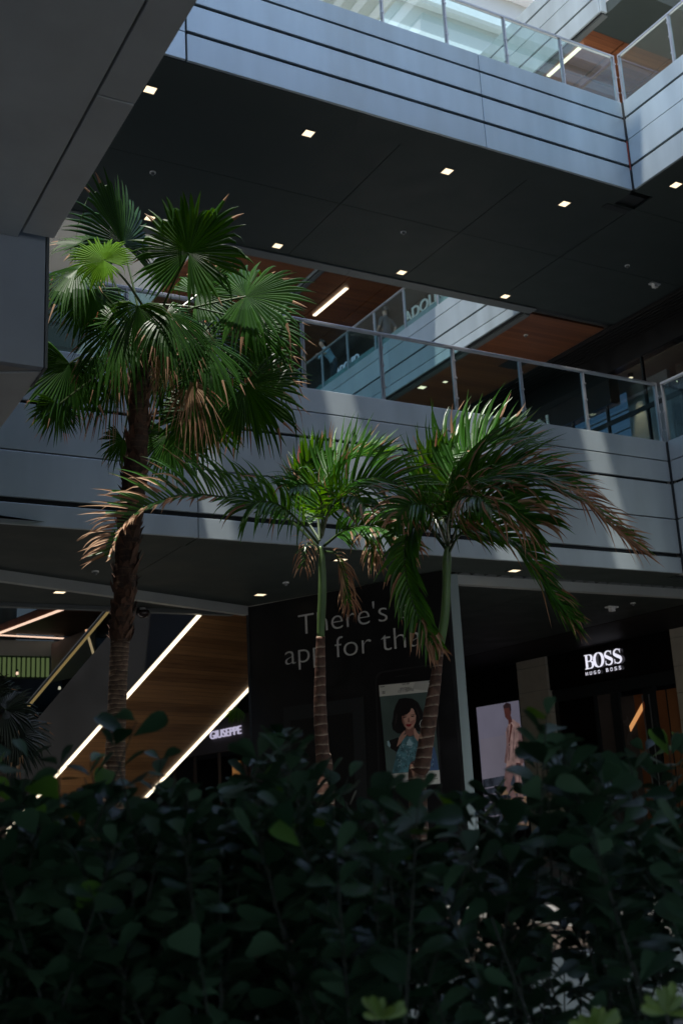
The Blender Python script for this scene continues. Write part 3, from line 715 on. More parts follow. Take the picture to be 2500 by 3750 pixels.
# distant shop with illuminated name, right of the escalator underside
gsh = thing('distant_shop', 'distant shop front with glowing white letters, framed by the light strip and the black wall', 'shop')
m = MB(); m.box(14, 14.2, 27, 38, 3.42, 4.40); part('sign_board', m, mat('taupe_board', (.20, .17, .17), .6), gsh)
m = MB(); m.box(14.0, 14.4, 27, 38, 4.41, 6.5); part('dark_upper', m, MBK, gsh)
m = MB(); m.box(15.4, 15.5, 27, 38, 0, 3.42); part('interior_wall', m, MBK, gsh)
MOR = emitter('warm_interior', (.75, .33, .10), .32)
for i, (y0, y1) in enumerate(((30.3, 30.6), (31.0, 31.1), (33.2, 33.4), (34.3, 34.5))):
    m = MB(); m.box(15.2, 15.39, y0, y1, .6, 3.2); part('lit_panel', m, MOR if i != 2 else mat('brown_panel', (.12, .05, .02), .5), gsh)
for y in (29.0, 30.9, 32.8, 34.8, 36.6):
    m = MB(); m.box(13.98, 14.08, y, y+.09, 0, 3.42); part('mullion', m, mat('bronze', (.06, .04, .03), .4), gsh)
place_text('sign_letters', 'GIUSEPPE', (13.97, 33.35, 3.84), (0, -1, 0), (0, 0, 1), 2.35, .24, MSIGN3, gsh, ext=.02, bold=0)

# ---------------------------------------------------------------- letters on the far walkway
d1 = thing('shop_sign', 'large white capital letters above the distant walkway, partly cut off by the upper soffit', 'sign')
place_text('sign_letters', 'ADOLFO', (21.88, 32.55, 19.02), (0, -1, 0), (0, 0, 1), 2.9, .44, MSIGN2, d1, ext=.03)
m = MB(); m.box(21.9, 21.93, 27, 46, 18.85, 19.6); part('sign_board', m, MBK, d1)
d2 = thing('shop_sign', 'small glowing white shop name low on the distant walkway glass, far end', 'sign')
place_text('sign_letters', 'ADOLFO', (21.86, 37.9, 18.98), (0, -1, 0), (0, 0, 1), 1.9, .24, MSIGN3, d2, ext=.02, bold=.02)
# distant third level shop fronts
s3 = thing('upper_shop_front', 'dark glazed shop front along the distant walkway', 'shop')
m = MB(); m.box(22.0, 22.1, 15.2, 46, ZUT, 19.5); part('dark_wall', m, mat('dark_teal_wall', (.03, .05, .055), .25), s3)
m = MB()
for k in range(16): m.box(21.93, 21.99, 16+k*1.9, 16.07+k*1.9, ZUT, 18.8)
part('mullions', m, MDK, s3)

# ---------------------------------------------------------------- middle level shop front (x = 19.6)
SX = 19.6
ms = thing('middle_shop_front', 'middle floor shop front behind the lower railing with warm downlights and bluish glass', 'shop')
m = MB(); m.box(SX-.02, SX+.3, 2, 20.0, 12.02, ZU-.0); m.box(SX-.02, SX+.3, 20.0, 26, 11.2, ZU-.0); part('header', m, MBK, ms)
m = MB(); m.box(SX+.31, 24, 2, 26, 12.0, 12.05); part('inner_ceiling', m, mat('warm_ceiling', (.42, .30, .20), .6), ms)
m = MB(); m.box(23.9, 24, 2, 26, ZLT, 12); part('inner_wall', m, mat('brown_wall', (.10, .055, .035), .5), ms)
for i, (y0, y1) in enumerate(((21.55, 24.4), (20.22, 21.5), (18.84, 20.16), (17.4, 18.78), (15, 17.34))):
    m = MB(); m.box(SX, SX+.012, y0, y1, ZLT, 11.98 if y1 < 20.2 else 11.18); part('glass_pane', m, MGS, ms)
m = MB()
for y in (17.37, 18.81, 20.19, 21.53): m.box(SX-.03, SX+.05, y-.028, y+.028, ZLT, 12.0 if y < 20 else 11.18)
part('mullions', m, MDK, ms)
m = MB(); m.box(SX-.04, SX-.005, 15, 24.4, 10.62, 10.74); part('transom', m, MDK, ms)
m = MB(); m.box(20.8, 20.95, 19.2, 19.55, ZLT, 12); part('inner_column', m, MCONC, ms)
m = MB(); m.box(20.4, 20.45, 19.5, 23.9, ZLT, 11.7); part('sky_reflection_panel', m, emitter('painted_sky_reflection', (.10, .17, .30), .8), ms)  # glowing panel stands in for sky reflected in the shop glass
m = MB()
for k in range(7): m.box(20.36, 20.395, 19.5, 23.9, 8.2+k*.5, 8.23+k*.5)
part('reflection_lines', m, MDK, ms)
m = MB(); m.box(20.30, 20.34, 18.7, 20.15, ZLT, 11.75); part('pale_display_panel', m, mat('pale_display', (.46, .42, .40), .5), ms)
m = MB(); m.box(20.30, 20.34, 17.5, 18.4, ZLT, 11.75); part('brown_display_panel', m, mat('brown_display', (.22, .13, .09), .5), ms)
for (x, y, l) in ((21.5, 20.4, 'warm spot lamp in the middle shop ceiling, left of three'), (21.5, 19.45, 'warm spot lamp in the middle shop ceiling near the right edge'), (20.12, 19.75, 'warm spot lamp shining down right behind the handrail')):
    t_ = thing('spot_lamp', l, 'lamp', 'warm spot lamps in the middle shop', (x, y, 11.98))
    m = MB(); m.tube([(0, 0, 0), (0, 0, -.10)], .07, 10); part('housing', m, MFR, t_)
    m = MB(); m.tube([(0, 0, -.101), (0, 0, -.115)], .055, 10); part('bulb', m, MLAMP, t_)
sp = bpy.data.lights.new('spot_lamp_light', 'SPOT'); sp.energy = 90; sp.color = (1, .62, .35); sp.spot_size = R(38); sp.spot_blend = .6; sp.shadow_soft_size = .05
spo = bpy.data.objects.new('spot_lamp_light', sp); C.objects.link(spo); spo.location = (20.12, 19.75, 11.75); spo.rotation_euler = (0, 0, 0)
t_ = thing('letter_sign', 'white capital letters just above the fascia behind the lower railing', 'sign')
place_text('sign_letters', 'AN', (19.55, 23.35, 11.30), (0, -1, 0), (0, 0, 1), .95, .38, mat('white_letter', (.85, .85, .85), .4), t_, ext=.02, bold=.02)

# ---------------------------------------------------------------- ground floor clothing shop (x = 19.6)
gf = thing('clothing_shop', 'dark ground floor shop front with stone piers and tall glass doors', 'shop')
MSTN = mat('stone_pier', (.56, .50, .40), .7, noise=.08, nscale=3)
def sbox(name, y0, y1, z0, z1, mt, x0=SX-.0, d=.2, bevel=0):
    m = MB(); m.box(x0, x0+d, y0, y1, z0, z1); return part(name, m, mt, gf, bevel=bevel)
for (y0, y1) in ((23.47, 24.72), (17.4, 18.93)):
    zs = [0, .62, 1.24, 1.86, 2.48, 3.10, 3.72, 4.33, 4.98, 5.2]
    for i in range(len(zs)-1): sbox('stone_block', y0, y1, zs[i]+.006, zs[i+1]-.006, MSTN, SX-.1, .2)
    sbox('pier_core', y0+.02, y1-.02, 0, 5.2, MDK, SX-.05, .16)
sbox('black_surround', 24.74, 27.6, 0, ZL, MBK, SX, .2)
sbox('bronze_edge', 27.4, 27.62, 0, ZL, mat('bronze_trim', (.09, .065, .05), .4), SX-.03, .02)
sbox('sign_board', 18.95, 23.45, 4.28, ZL, mat('gloss_black', (.010, .008, .008), .25), SX-.05, .2)
sbox('door_header', 18.95, 23.45, 3.98, 4.27, MDK, SX+.0, .15)
MDOOR = mat('dark_bronze_glass', (.13, .105, .095), .2, noise=.15, nscale=1.5)
sbox('window_panel', 21.9, 23.45, 0, 3.97, mat('black_glass', (.006, .006, .006), .12), SX+.05, .02)
sbox('window_panel', 21.27, 21.77, 0, 3.97, MDOOR, SX+.05, .02)
sbox('mullion', 21.78, 21.88, 0, 3.97, MDK, SX, .12); sbox('mullion', 20.98, 21.25, 0, 3.97, MDK, SX, .12)
sbox('door', 20.5, 20.96, 0, 3.84, MDOOR, SX+.05, .02)
MINT = mat('brown_interior', (.34, .12, .04), .45, noise=.15, nscale=1.2)
sbox('door', 20.13, 20.49, 0, 3.84, MINT, SX+.05, .02)
sbox('door_frame', 19.78, 20.12, 0, 3.97, MDK, SX, .12)
for y in (20.10, 19.88): sbox('door_handle', y, y+.02, 1.2, 3.8, MST, SX-.06, .03)
sbox('door', 19.43, 19.74, 0, 3.86, MINT, SX+.05, .02); sbox('door', 18.97, 19.40, 0, 3.86, mat('brown_interior_painted_lit', (.42, .17, .06), .45, noise=.2, nscale=1), SX+.052, .02)  # last leaf is a lighter brown, lamplight put into its colour
sbox('door_seam', 19.4, 19.43, 0, 3.86, MDK, SX+.04, .03)
m = MB(); P = [on(x, y, 0, SX+.03) for x, y in ((2354, 2568), (2357, 2592), (2308, 2680), (2303, 2660))]
m.prism(P, (.01, 0, 0)); part('slanting_reflected_strip', m, emitter('amber_strip', (1, .45, .16), .75), gf)
# fascia letters in a serif face
bs = thing('boss_sign', 'glowing white serif letters of the clothing shop name', 'sign')
sgx = SX-.09
def stroke_letter(mb, path, wfun, oy, oz, sx, sz):
    """ribbon along a 2D path (0..1 box) with a width given per point"""
    n = len(path); L_, R_ = [], []
    for i, (x, y) in enumerate(path):
        a = path[max(i-1, 0)]; b = path[min(i+1, n-1)]
        t = Vector((b[0]-a[0], b[1]-a[1])); t.normalize(); nn = Vector((-t.y, t.x)); w_ = wfun(i/(n-1), t)/2
        L_.append((x+nn.x*w_, y+nn.y*w_)); R_.append((x-nn.x*w_, y-nn.y*w_))
    def P(q, d): return (sgx-d, oy-q[0]*sx, oz+q[1]*sz)
    for i in range(n-1):
        mb.quad(P(L_[i], .006), P(L_[i+1], .006), P(R_[i+1], .006), P(R_[i], .006))
        mb.quad(P(L_[i], .006), P(L_[i+1], .006), P(L_[i+1], 0), P(L_[i], 0)); mb.quad(P(R_[i], .006), P(R_[i+1], .006), P(R_[i+1], 0), P(R_[i], 0))
def thick(f, t): return .045+.20*abs(t.y)**1.6
def arc(cx, cy_, rx, ry, a0, a1, n=16): return [(cx+rx*math.cos(R(a0+(a1-a0)*i/n)), cy_+ry*math.sin(R(a0+(a1-a0)*i/n))) for i in range(n+1)]
def rect(mb, x0, y0, x1, y1, oy, oz, sx, sz):
    P = [(sgx-.006, oy-x*sx, oz+y*sz) for x, y in ((x0, y0), (x1, y0), (x1, y1), (x0, y1))]; mb.prism(P, (.006, 0, 0))
oz, szl = 4.645, .36
def letter_B(mb, oy, sx):
    rect(mb, .12, 0, .32, 1, oy, oz, sx, szl); rect(mb, 0, 0, .45, .05, oy, oz, sx, szl); rect(mb, 0, .95, .45, 1, oy, oz, sx, szl)
    stroke_letter(mb, [(.3, .975)] + arc(.5, .755, .26, .22, 90, -90) + [(.3, .53)], lambda f, t: .045+.17*abs(t.y)**1.6, oy, oz, sx, szl)
    stroke_letter(mb, [(.3, .51)] + arc(.55, .27, .30, .245, 90, -90) + [(.3, .025)], lambda f, t: .045+.19*abs(t.y)**1.6, oy, oz, sx, szl)
def letter_O(mb, oy, sx): stroke_letter(mb, arc(.5, .5, .40, .49, 0, 360, 28), thick, oy, oz, sx, szl)
def letter_S(mb, oy, sx):
    p = arc(.48, .74, .30, .235, 25, 200, 12) + [(.30, .60), (.5, .5), (.72, .40)] + arc(.50, .25, .32, .23, 20, -155, 12)
    stroke_letter(mb, p, lambda f, t: .05+.17*math.exp(-((f-.5)/.22)**2), oy, oz, sx, szl)
    rect(mb, .74, .70, .78, .98, oy, oz, sx, szl); rect(mb, .17, .02, .21, .32, oy, oz, sx, szl)
for k, (fn, oy, sx) in enumerate(((letter_B, 21.95, .36), (letter_O, 21.62, .39), (letter_S, 21.24, .36), (letter_S, 20.92, .36))):
    m = MB(); fn(m, oy, sx); part('letter', m, MSIGN, bs)
for k, ch in enumerate('HUGO BOSS'):
    if ch != ' ': place_text('small_letter', ch, (sgx-.004, 21.95-k*.152, 4.49), (0, -1, 0), (0, 0, 1), .078, .085, MSIGN, bs, ext=.002, bold=.005)

# backlit poster of a man in a pale suit
pw = thing('lightbox_poster', 'tall backlit poster of a man in a pale pink suit standing on wooden steps', 'poster')
def pp(px, py, off): return on(px, py, 0, SX-off)
def ppoly(name, pts, mt, off): 
    m = MB(); m.prism([pp(x, y, off) for x, y in pts], (.002, 0, 0)); return part(name, m, mt, pw)
def z4(x, y): return (1700+x/1.96, 2300+y/1.96)
def em(n, c, s=.42, amt=.22, scl=2.2):
    m_ = emitter(n, c, s); t = m_.node_tree; e = [q for q in t.nodes if q.type == 'EMISSION'][0]
    tc = t.nodes.new('ShaderNodeTexCoord'); nz = t.nodes.new('ShaderNodeTexNoise'); nz.inputs['Scale'].default_value = scl; nz.inputs['Detail'].default_value = 4
    mr = t.nodes.new('ShaderNodeMapRange'); mr.inputs[1].default_value = .3; mr.inputs[2].default_value = .7; mr.inputs[3].default_value = 1-amt; mr.inputs[4].default_value = 1+amt
    ml = t.nodes.new('ShaderNodeMath'); ml.operation = 'MULTIPLY'; ml.inputs[1].default_value = e.inputs[1].default_value
    t.links.new(tc.outputs['Object'], nz.inputs[0]); t.links.new(nz.outputs[0], mr.inputs[0]); t.links.new(mr.outputs[0], ml.inputs[0]); t.links.new(ml.outputs[0], e.inputs[1]); return m_
E_BG = em('poster_sky', (.28, .265, .36), amt=.12, scl=.8); E_SEA = em('poster_sea', (.050, .060, .085), amt=.6, scl=4); E_SUIT = em('poster_suit', (.45, .29, .27), amt=.3, scl=5); E_SH = em('poster_suit_shade', (.25, .15, .15), amt=.3, scl=6)
E_SK = em('poster_skin', (.13, .045, .04)); E_HR = em('poster_hair', (.045, .025, .03)); E_WD = em('poster_wood', (.42, .27, .17), amt=.4, scl=5); E_SHOE = em('poster_shoe', (.52, .36, .34)); E_BG2 = em('poster_haze', (.30, .275, .35), amt=.1, scl=.8)
def p4(n, pts, mt, off): return ppoly(n, [z4(*q) for q in pts], mt, off)
m = MB(); m.prism([pp(*z4(*q), .012) for q in ((80, 565), (396, 512), (470, 1372), (150, 1445))], (.05, 0, 0)); part('frame', m, MFR, pw)
p4('backdrop', [(85, 572), (388, 520), (462, 1366), (157, 1440)], E_BG, .016)
p4('haze_band', [(112, 800), (408, 750), (430, 1035), (130, 1090)], E_BG2, .018)
p4('sea', [(130, 1090), (430, 1035), (462, 1366), (157, 1440)], E_SEA, .020)
for i, (y, dx) in enumerate(((1150, 250), (1235, 262), (1312, 274), (1395, 300))):
    p4('wooden_step', [(dx, y), (440+i*6, y-28), (444+i*6, y+26), (dx+6, y+54)], E_WD, .022)
p4('printed_leg', [(300, 985), (375, 965), (350, 1060), (330, 1120), (385, 1230), (375, 1255), (350, 1240), (285, 1140), (288, 1060)], E_SH, .024)
p4('printed_leg', [(340, 975), (420, 960), (412, 1100), (432, 1370), (405, 1368), (372, 1130)], E_SUIT, .026)
p4('printed_jacket', [(315, 690), (345, 655), (395, 690), (412, 800), (425, 955), (300, 1000), (308, 860), (295, 750)], E_SUIT, .028)
p4('printed_arm', [(300, 720), (318, 700), (320, 860), (300, 975), (286, 965), (300, 850)], E_SH, .030)
p4('printed_arm', [(385, 690), (405, 740), (425, 880), (425, 970), (400, 975), (388, 850)], E_SH, .030)
p4('printed_lapel', [(330, 680), (345, 700), (322, 830), (316, 830), (325, 740)], E_SK, .031)
p4('printed_hand', [(370, 968), (405, 972), (405, 1020), (385, 1038), (372, 1010)], E_SK, .031)
p4('printed_neck', [(308, 640), (335, 635), (342, 672), (318, 695)], E_SK, .031)
p4('printed_head', [(280, 575), (325, 562), (334, 600), (330, 640), (308, 658), (292, 640)], E_SK, .032)
p4('printed_hair', [(276, 560), (300, 536), (330, 545), (336, 590), (328, 600), (322, 572), (282, 580)], E_HR, .034)
for q in ([(352, 700), (360, 760), (352, 900), (346, 900), (350, 780)], [(370, 830), (378, 835), (372, 940), (364, 940)], [(318, 850), (330, 852), (322, 950), (312, 955)], [(360, 1010), (368, 1012), (372, 1150), (364, 1140)], [(388, 1000), (396, 1000), (402, 1240), (394, 1230)]):
    p4('printed_fold', q, E_SH, .0325)
p4('printed_button', [(318, 834), (326, 833), (326, 846), (318, 847)], E_HR, .034)
for k in range(5): p4('printed_wave', [(140+k*3, 1150+k*52), (236+k*4, 1132+k*52), (238+k*4, 1141+k*52), (141+k*3, 1160+k*52)], E_BG2, .0215)
p4('printed_shoe', [(338, 1312), (372, 1270), (400, 1275), (404, 1310), (372, 1326)], E_SHOE, .028)
p4('printed_shoe', [(392, 1400), (408, 1368), (432, 1370), (424, 1408)], E_SHOE, .028)

# ================================================================ vegetation
GREEN = leafmat('palm_leaf', (.016, .068, .008), (.046, .165, .018), .38, .36, spec=.4)
GREEN2 = leafmat('fan_leaf', (.009, .044, .005), (.028, .100, .010), .40, .42, spec=.28)
LIME = leafmat('backlit_fan_leaf', (.10, .24, .012), (.13, .30, .02), .6, .45, spec=.25)  # brighter leaf colour stands in for sun shining through it
BROWN = leafmat('dead_leaf', (.18, .095, .045), (.46, .30, .18), .25, .6, spec=.3)
STALK = leafmat('leaf_stalk', (.03, .055, .015), (.045, .08, .02), .05, .4)
def bark(name, base, ring, per, amt=.5, dark=None, scale=7):
    m = bpy.data.materials.new(name); m.use_nodes = True; t = m.node_tree; b = t.nodes['Principled BSDF']; N = t.nodes.new; L = t.links.new
    tc = N('ShaderNodeTexCoord'); sp_ = N('ShaderNodeSeparateXYZ'); L(tc.outputs['Object'], sp_.inputs[0])
    nz = N('ShaderNodeTexNoise'); nz.inputs['Scale'].default_value = scale; nz.inputs['Detail'].default_value = 6; L(tc.outputs['Object'], nz.inputs[0])
    a = N('ShaderNodeMath'); a.operation = 'MULTIPLY_ADD'; L(nz.outputs[0], a.inputs[0]); a.inputs[1].default_value = .05; L(sp_.outputs['Z'], a.inputs[2])
    d = N('ShaderNodeMath'); d.operation = 'DIVIDE'; L(a.outputs[0], d.inputs[0]); d.inputs[1].default_value = per
    f = N('ShaderNodeMath'); f.operation = 'FRACT'; L(d.outputs[0], f.inputs[0])
    r = N('ShaderNodeValToRGB'); e = r.color_ramp.elements; e[0].position = 0; e[0].color = (*ring, 1); e[1].position = .22; e[1].color = (*base, 1)
    e2 = r.color_ramp.elements.new(.95); e2.color = (*(dark or base), 1); L(f.outputs[0], r.inputs[0])
    n2 = N('ShaderNodeTexNoise'); n2.inputs['Scale'].default_value = 18; n2.inputs['Detail'].default_value = 5; L(tc.outputs['Object'], n2.inputs[0])
    mr = N('ShaderNodeMapRange'); mr.inputs[1].default_value = .3; mr.inputs[2].default_value = .7; mr.inputs[3].default_value = 1-amt; mr.inputs[4].default_value = 1+amt; L(n2.outputs[0], mr.inputs[0])
    v = N('ShaderNodeVectorMath'); v.operation = 'SCALE'; L(r.outputs[0], v.inputs[0]); L(mr.outputs[0], v.inputs['Scale']); L(v.outputs[0], b.inputs['Base Color'])
    b.inputs['Roughness'].default_value = .75
    bp = N('ShaderNodeBump'); bp.inputs['Strength'].default_value = .6; bp.inputs['Distance'].default_value = .01; L(f.outputs[0], bp.inputs['Height']); L(bp.outputs[0], b.inputs['Normal'])
    return m
BARK = bark('ringed_bark', (.13, .065, .045), (.34, .26, .19), .075, .45, (.085, .035, .022))
BARK2 = bark('ringed_bark_pale', (.19, .125, .085), (.30, .22, .16), .10, .35, (.12, .06, .04))
ROUGH = bark('fibrous_bark', (.055, .028, .016), (.11, .06, .035), .06, .6)
ROUGHL = bark('worn_bark', (.13, .085, .055), (.26, .19, .13), .045, .5, (.06, .03, .02))
SHAFT = mat('crownshaft_green', (.12, .20, .07), .35, noise=.25, nscale=5)
def px_path(rows, dep):
    """rows: (px, py, width px) top to bottom -> points and radii"""
    P = [at(x, y, dep) for x, y, w_ in rows]; Rr = [w_/2/F*dep for *_, w_ in rows]; return P, Rr
def smooth_path(P, Rr, n):
    Q = catmull(P, n); m_ = len(P)-1; out = []
    for k in range(n+1):
        t = k/n*m_; i = min(int(t), m_-1); f = t-i; out.append(Rr[i]*(1-f)+Rr[i+1]*f)
    return Q, out

def frond(mb, path, n=40, L=.45, up=Vector((0, 0, 1)), sweep=Vector((0, 0, 0)), grav=.5, brown=lambda t: .1, wid=.026, start=.16, ang=40, raised=.35, lower=1.0, seg=6, rach=.010):
    P = catmull(path, 24)
    mb.tube(P, [rach*(1-.75*i/24)+.002 for i in range(25)], 5, m=2)
    for i in range(n):
        t = start+(1-start)*(i+rnd(-.3, .3))/n; t = max(.02, min(.995, t)); k = t*24; j = min(int(k), 23); p = P[j].lerp(P[j+1], k-j)
        T = (P[min(j+2, 24)]-P[max(j-1, 0)]).normalized(); S = T.cross(up)
        if S.length < .05: S = T.cross(Vector((1, 0, 0)))
        S.normalize(); Nn = S.cross(T).normalized()
        if Nn.dot(up) < 0: Nn = -Nn
        for sgn in (-1, 1):
            a = R(ang+rnd(-9, 9))*(1-.35*t)
            d = (S*sgn*math.sin(a+.25) + T*math.cos(a+.25) + Nn*(raised+rnd(-.15, .15))).normalized()
            ln = L*(math.sin(math.pi*(.10+.80*t))**.6)*rnd(.82, 1.1)*(lower if sgn < 0 else 1)
            isb = random.random() < brown(t); tipb = rnd(.45, .85) if random.random() < .06+brown(t)*.8 else (.92 if random.random() < .15 else 2); brk = rnd(.35, .8) if random.random() < .16 else 9
            curl = Vector((rnd(-1, 1), rnd(-1, 1), rnd(-1, .3)))*(.32 if isb else .11)
            q = Vector(p); pts = [Vector(q)]; st = ln/seg; g_ = (grav*rnd(.7, 1.5)+.12)*(2.0 if isb else 1)
            for s_ in range(seg):
                f = (s_+1)/seg
                d = (d + (Vector((0, 0, -1))*g_*f*.32*(3.2 if f > brk else 1) + sweep*f*.33 + curl*f)*1.0).normalized(); q = q+d*st; pts.append(Vector(q))
            wv = wid*rnd(.8, 1.15)*(.75 if isb else 1); base = len(mb.v)
            for s_, q in enumerate(pts):
                f = s_/seg; ww = wv*(.35+.65*math.sin(math.pi*min(1, .18+.62*f)))*(1 if f < .5 else (1-f)/.5*.95+.05)
                dd = (pts[min(s_+1, seg)]-pts[max(s_-1, 0)]).normalized(); sd = dd.cross(Nn)
                if sd.length < .1: sd = dd.cross(S)
                sd.normalize(); nn = sd.cross(dd)
                mb.v += [tuple(q+sd*ww*.5+nn*ww*.16), tuple(q), tuple(q-sd*ww*.5+nn*ww*.16)]
            for s_ in range(seg):
                b = base+3*s_; mi = 1 if (isb and s_ > 0) or (s_+.5)/seg > tipb else 0
                mb.f += [(b, b+1, b+4, b+3), (b+1, b+2, b+5, b+4)]; mb.m += [mi, mi]

def fan(mb, hub, mid, nrm, Rr, spread=300, nseg=46, droop=.15, tipb=.3, split=.62, cup=.10, dead=False, jit=1, fold=None):
    mid = mid.normalized(); nrm = (nrm-mid*nrm.dot(mid)).normalized(); side = mid.cross(nrm); dth = R(spread)/nseg; fd = rnd(.10, .42) if fold is None else fold; wv_ = rnd(0, 6.28); wa = rnd(.02, .07)
    for i in range(nseg):
        th = -R(spread)/2+dth*(i+.5); hlf = abs(th)/(R(spread)/2)
        dv = (mid*math.cos(th)+side*math.sin(th)+nrm*cup).normalized(); lat = (-mid*math.sin(th)+side*math.cos(th))
        L = Rr*(1-.25*hlf**2)*(rnd(.93, 1.05) if random.random() < .88 else rnd(.68, .9)); sp_ = split*rnd(.9, 1.1); base = len(mb.v); fs_ = (.004, .3, sp_, (sp_+1)/2-.06, .87, 1.0)
        tw = rnd(-.05, .05)*jit; dr = droop*rnd(.7, 1.4); kink = rnd(.05, .5)*jit*(1 if random.random() < .3 else .15)
        for f in fs_:
            r_ = f*L; ww = 2*min(r_, sp_*L)*math.tan(dth/2)*1.06
            if f > sp_: ww *= max(.05, 1-((f-sp_)/(1-sp_))**1.4)
            over = max(0, f-sp_)/(1-sp_)
            p = hub+dv*r_ - nrm*(fd*r_*abs(math.sin(th))**1.6*f) + nrm*(wa*r_*math.sin(3*th+wv_)) - Vector((0, 0, 1))*(dr*L*f**2.4 + kink*L*over**2) + lat*(tw*L*over) - dv*(kink*L*.5*over**2)
            fold = .28*ww
            mb.v += [tuple(p+lat*ww*.5-nrm*fold*.5), tuple(p+nrm*fold*.5), tuple(p-lat*ww*.5-nrm*fold*.5)]
        br = random.random() < tipb
        for s_ in range(5):
            b = base+3*s_; mi = 1 if dead or (br and s_ >= 4) or (br and s_ == 3 and random.random() < .4) else 0
            mb.f += [(b, b+1, b+4, b+3), (b+1, b+2, b+5, b+4)]; mb.m += [mi, mi]

def petiole(mb, a, b, r=.012, sag=.06):
    mid = (a+b)/2+Vector((0, 0, sag)); mb.tube(catmull([a, mid, b], 8), [r*1.3*(1-.35*k/8) for k in range(9)], 5, m=2)

CAMR, CAMU, CAMF = cr, cu, fw
def cam_dir(dx, dy, dz=0):
    """direction given as image right / image up / away from the viewer"""
    return (CAMR*dx+CAMU*dy+CAMF*dz).normalized()

# ---------------- slender palms with feathery fronds
def slender(label, rows_t, rows_s, dep, fr_list, seed, bk):
    random.seed(seed)
    P, Q = px_path(rows_t, dep); base = P[-1]; P.append(Vector((base.x, base.y, 0))+ (P[-1]-P[-2]).normalized()*Vector((1,1,0)).length*0); Q.append(Q[-1]*1.15)
    root = thing('slender_palm', label, 'palm tree', None, (0, 0, 0))
    m = MB(); a, b = smooth_path(P, Q, 60)
    b = [r_*(1+.035*math.sin(k*2.1)) for k, r_ in enumerate(b)]
    m.tube(a, b, 16); part('trunk', m, bk, root, smooth=True)
    P, Q = px_path(rows_s, dep); m = MB(); a, b = smooth_path(P, Q, 16); m.tube(a, b, 14); part('crownshaft', m, SHAFT, root, smooth=True)
    for (pts, kw) in fr_list:
        path = [at(x, y, dep+dz) for x, y, dz in pts]
        m = MB(); frond(m, path, **kw); part('frond', m, [GREEN, BROWN, STALK], root)
    return root
RT = cam_dir(1, 0, 0); UPc = cam_dir(0, 1, 0); LT = -RT; NF = cam_dir(0, .55, -.8)
bl = lambda a, b: (lambda t: a+(b-a)*t)
A_f = [
 ([(1170, 2010, 0), (1085, 1925, .05), (1000, 1868, .1), (900, 1835, .1), (780, 1815, .05), (677, 1809, 0), (574, 1838, -.05), (500, 1872, -.1), (430, 1950, -.15), (395, 2040, -.2)],
  dict(n=66, L=.50, up=NF, sweep=LT*.75+UPc*.35, grav=.25, brown=lambda t: 0 if t < .35 else .15+.85*(t-.35)/.65, ang=46, lower=.35, raised=.5)),
 ([(1165, 1990, 0), (1085, 1900, -.25), (1010, 1845, -.4), (940, 1840, -.5), (905, 1865, -.5)],
  dict(n=24, L=.42, up=NF, sweep=LT*.2, grav=1.1, brown=bl(0, .05), ang=35)),
 ([(1170, 1980, 0), (1165, 1880, .15), (1175, 1790, .3), (1230, 1710, .4), (1320, 1670, .45), (1400, 1680, .5)],
  dict(n=50, L=.50, up=cam_dir(-.3, .8, -.4), sweep=UPc*.6+RT*.25, grav=.05, brown=bl(0, .05), ang=42, raised=.4, wid=.029)),
 ([(1175, 1970, 0), (1215, 1850, -.2), (1290, 1770, -.3), (1390, 1750, -.35), (1480, 1790, -.4), (1540, 1870, -.45)],
  dict(n=50, L=.46, up=cam_dir(-.1, .6, -.7), sweep=RT*.55+UPc*.15, grav=.35, brown=bl(0, .2), ang=40, wid=.029)),
 ([(1170, 1980, 0), (1110, 1880, .25), (1090, 1800, .4), (1120, 1700, .5), (1180, 1650, .55)],
  dict(n=30, L=.33, up=cam_dir(.5, .5, -.5), sweep=UPc*.35, grav=.1, brown=bl(0, .1), ang=40)),
 ([(1185, 2000, 0), (1260, 1945, -.1), (1350, 1925, -.2), (1440, 1950, -.25), (1510, 2010, -.3)],
  dict(n=36, L=.36, up=NF, sweep=RT*.4, grav=.7, brown=bl(.1, .5), ang=40)),
 ([(1190, 2020, 0), (1225, 2030, .15), (1250, 2080, .25), (1268, 2150, .3), (1285, 2230, .3)],
  dict(n=26, L=.26, up=NF, sweep=RT*.05, grav=1.0, brown=bl(.6, 1), ang=30, wid=.016)),
 ([(1165, 2010, 0), (1130, 1990, -.2), (1115, 2020, -.3), (1112, 2080, -.35)],
  dict(n=12, L=.22, up=NF, sweep=LT*.05, grav=1.0, brown=bl(.6, .9), ang=30, wid=.014)),
 ([(1178, 1960, 0), (1180, 1860, -.3), (1160, 1800, -.45), (1120, 1775, -.6), (1060, 1790, -.7)],
  dict(n=34, L=.34, up=cam_dir(0, .7, -.6), sweep=UPc*.2, grav=.6, brown=bl(0, .1), ang=45)),
 ([(1180, 1960, 0), (1200, 1880, -.35), (1240, 1830, -.55), (1300, 1820, -.7), (1340, 1860, -.8)],
  dict(n=34, L=.34, up=cam_dir(0, .7, -.6), sweep=RT*.1, grav=.8, brown=bl(0, .1), ang=45)),
]
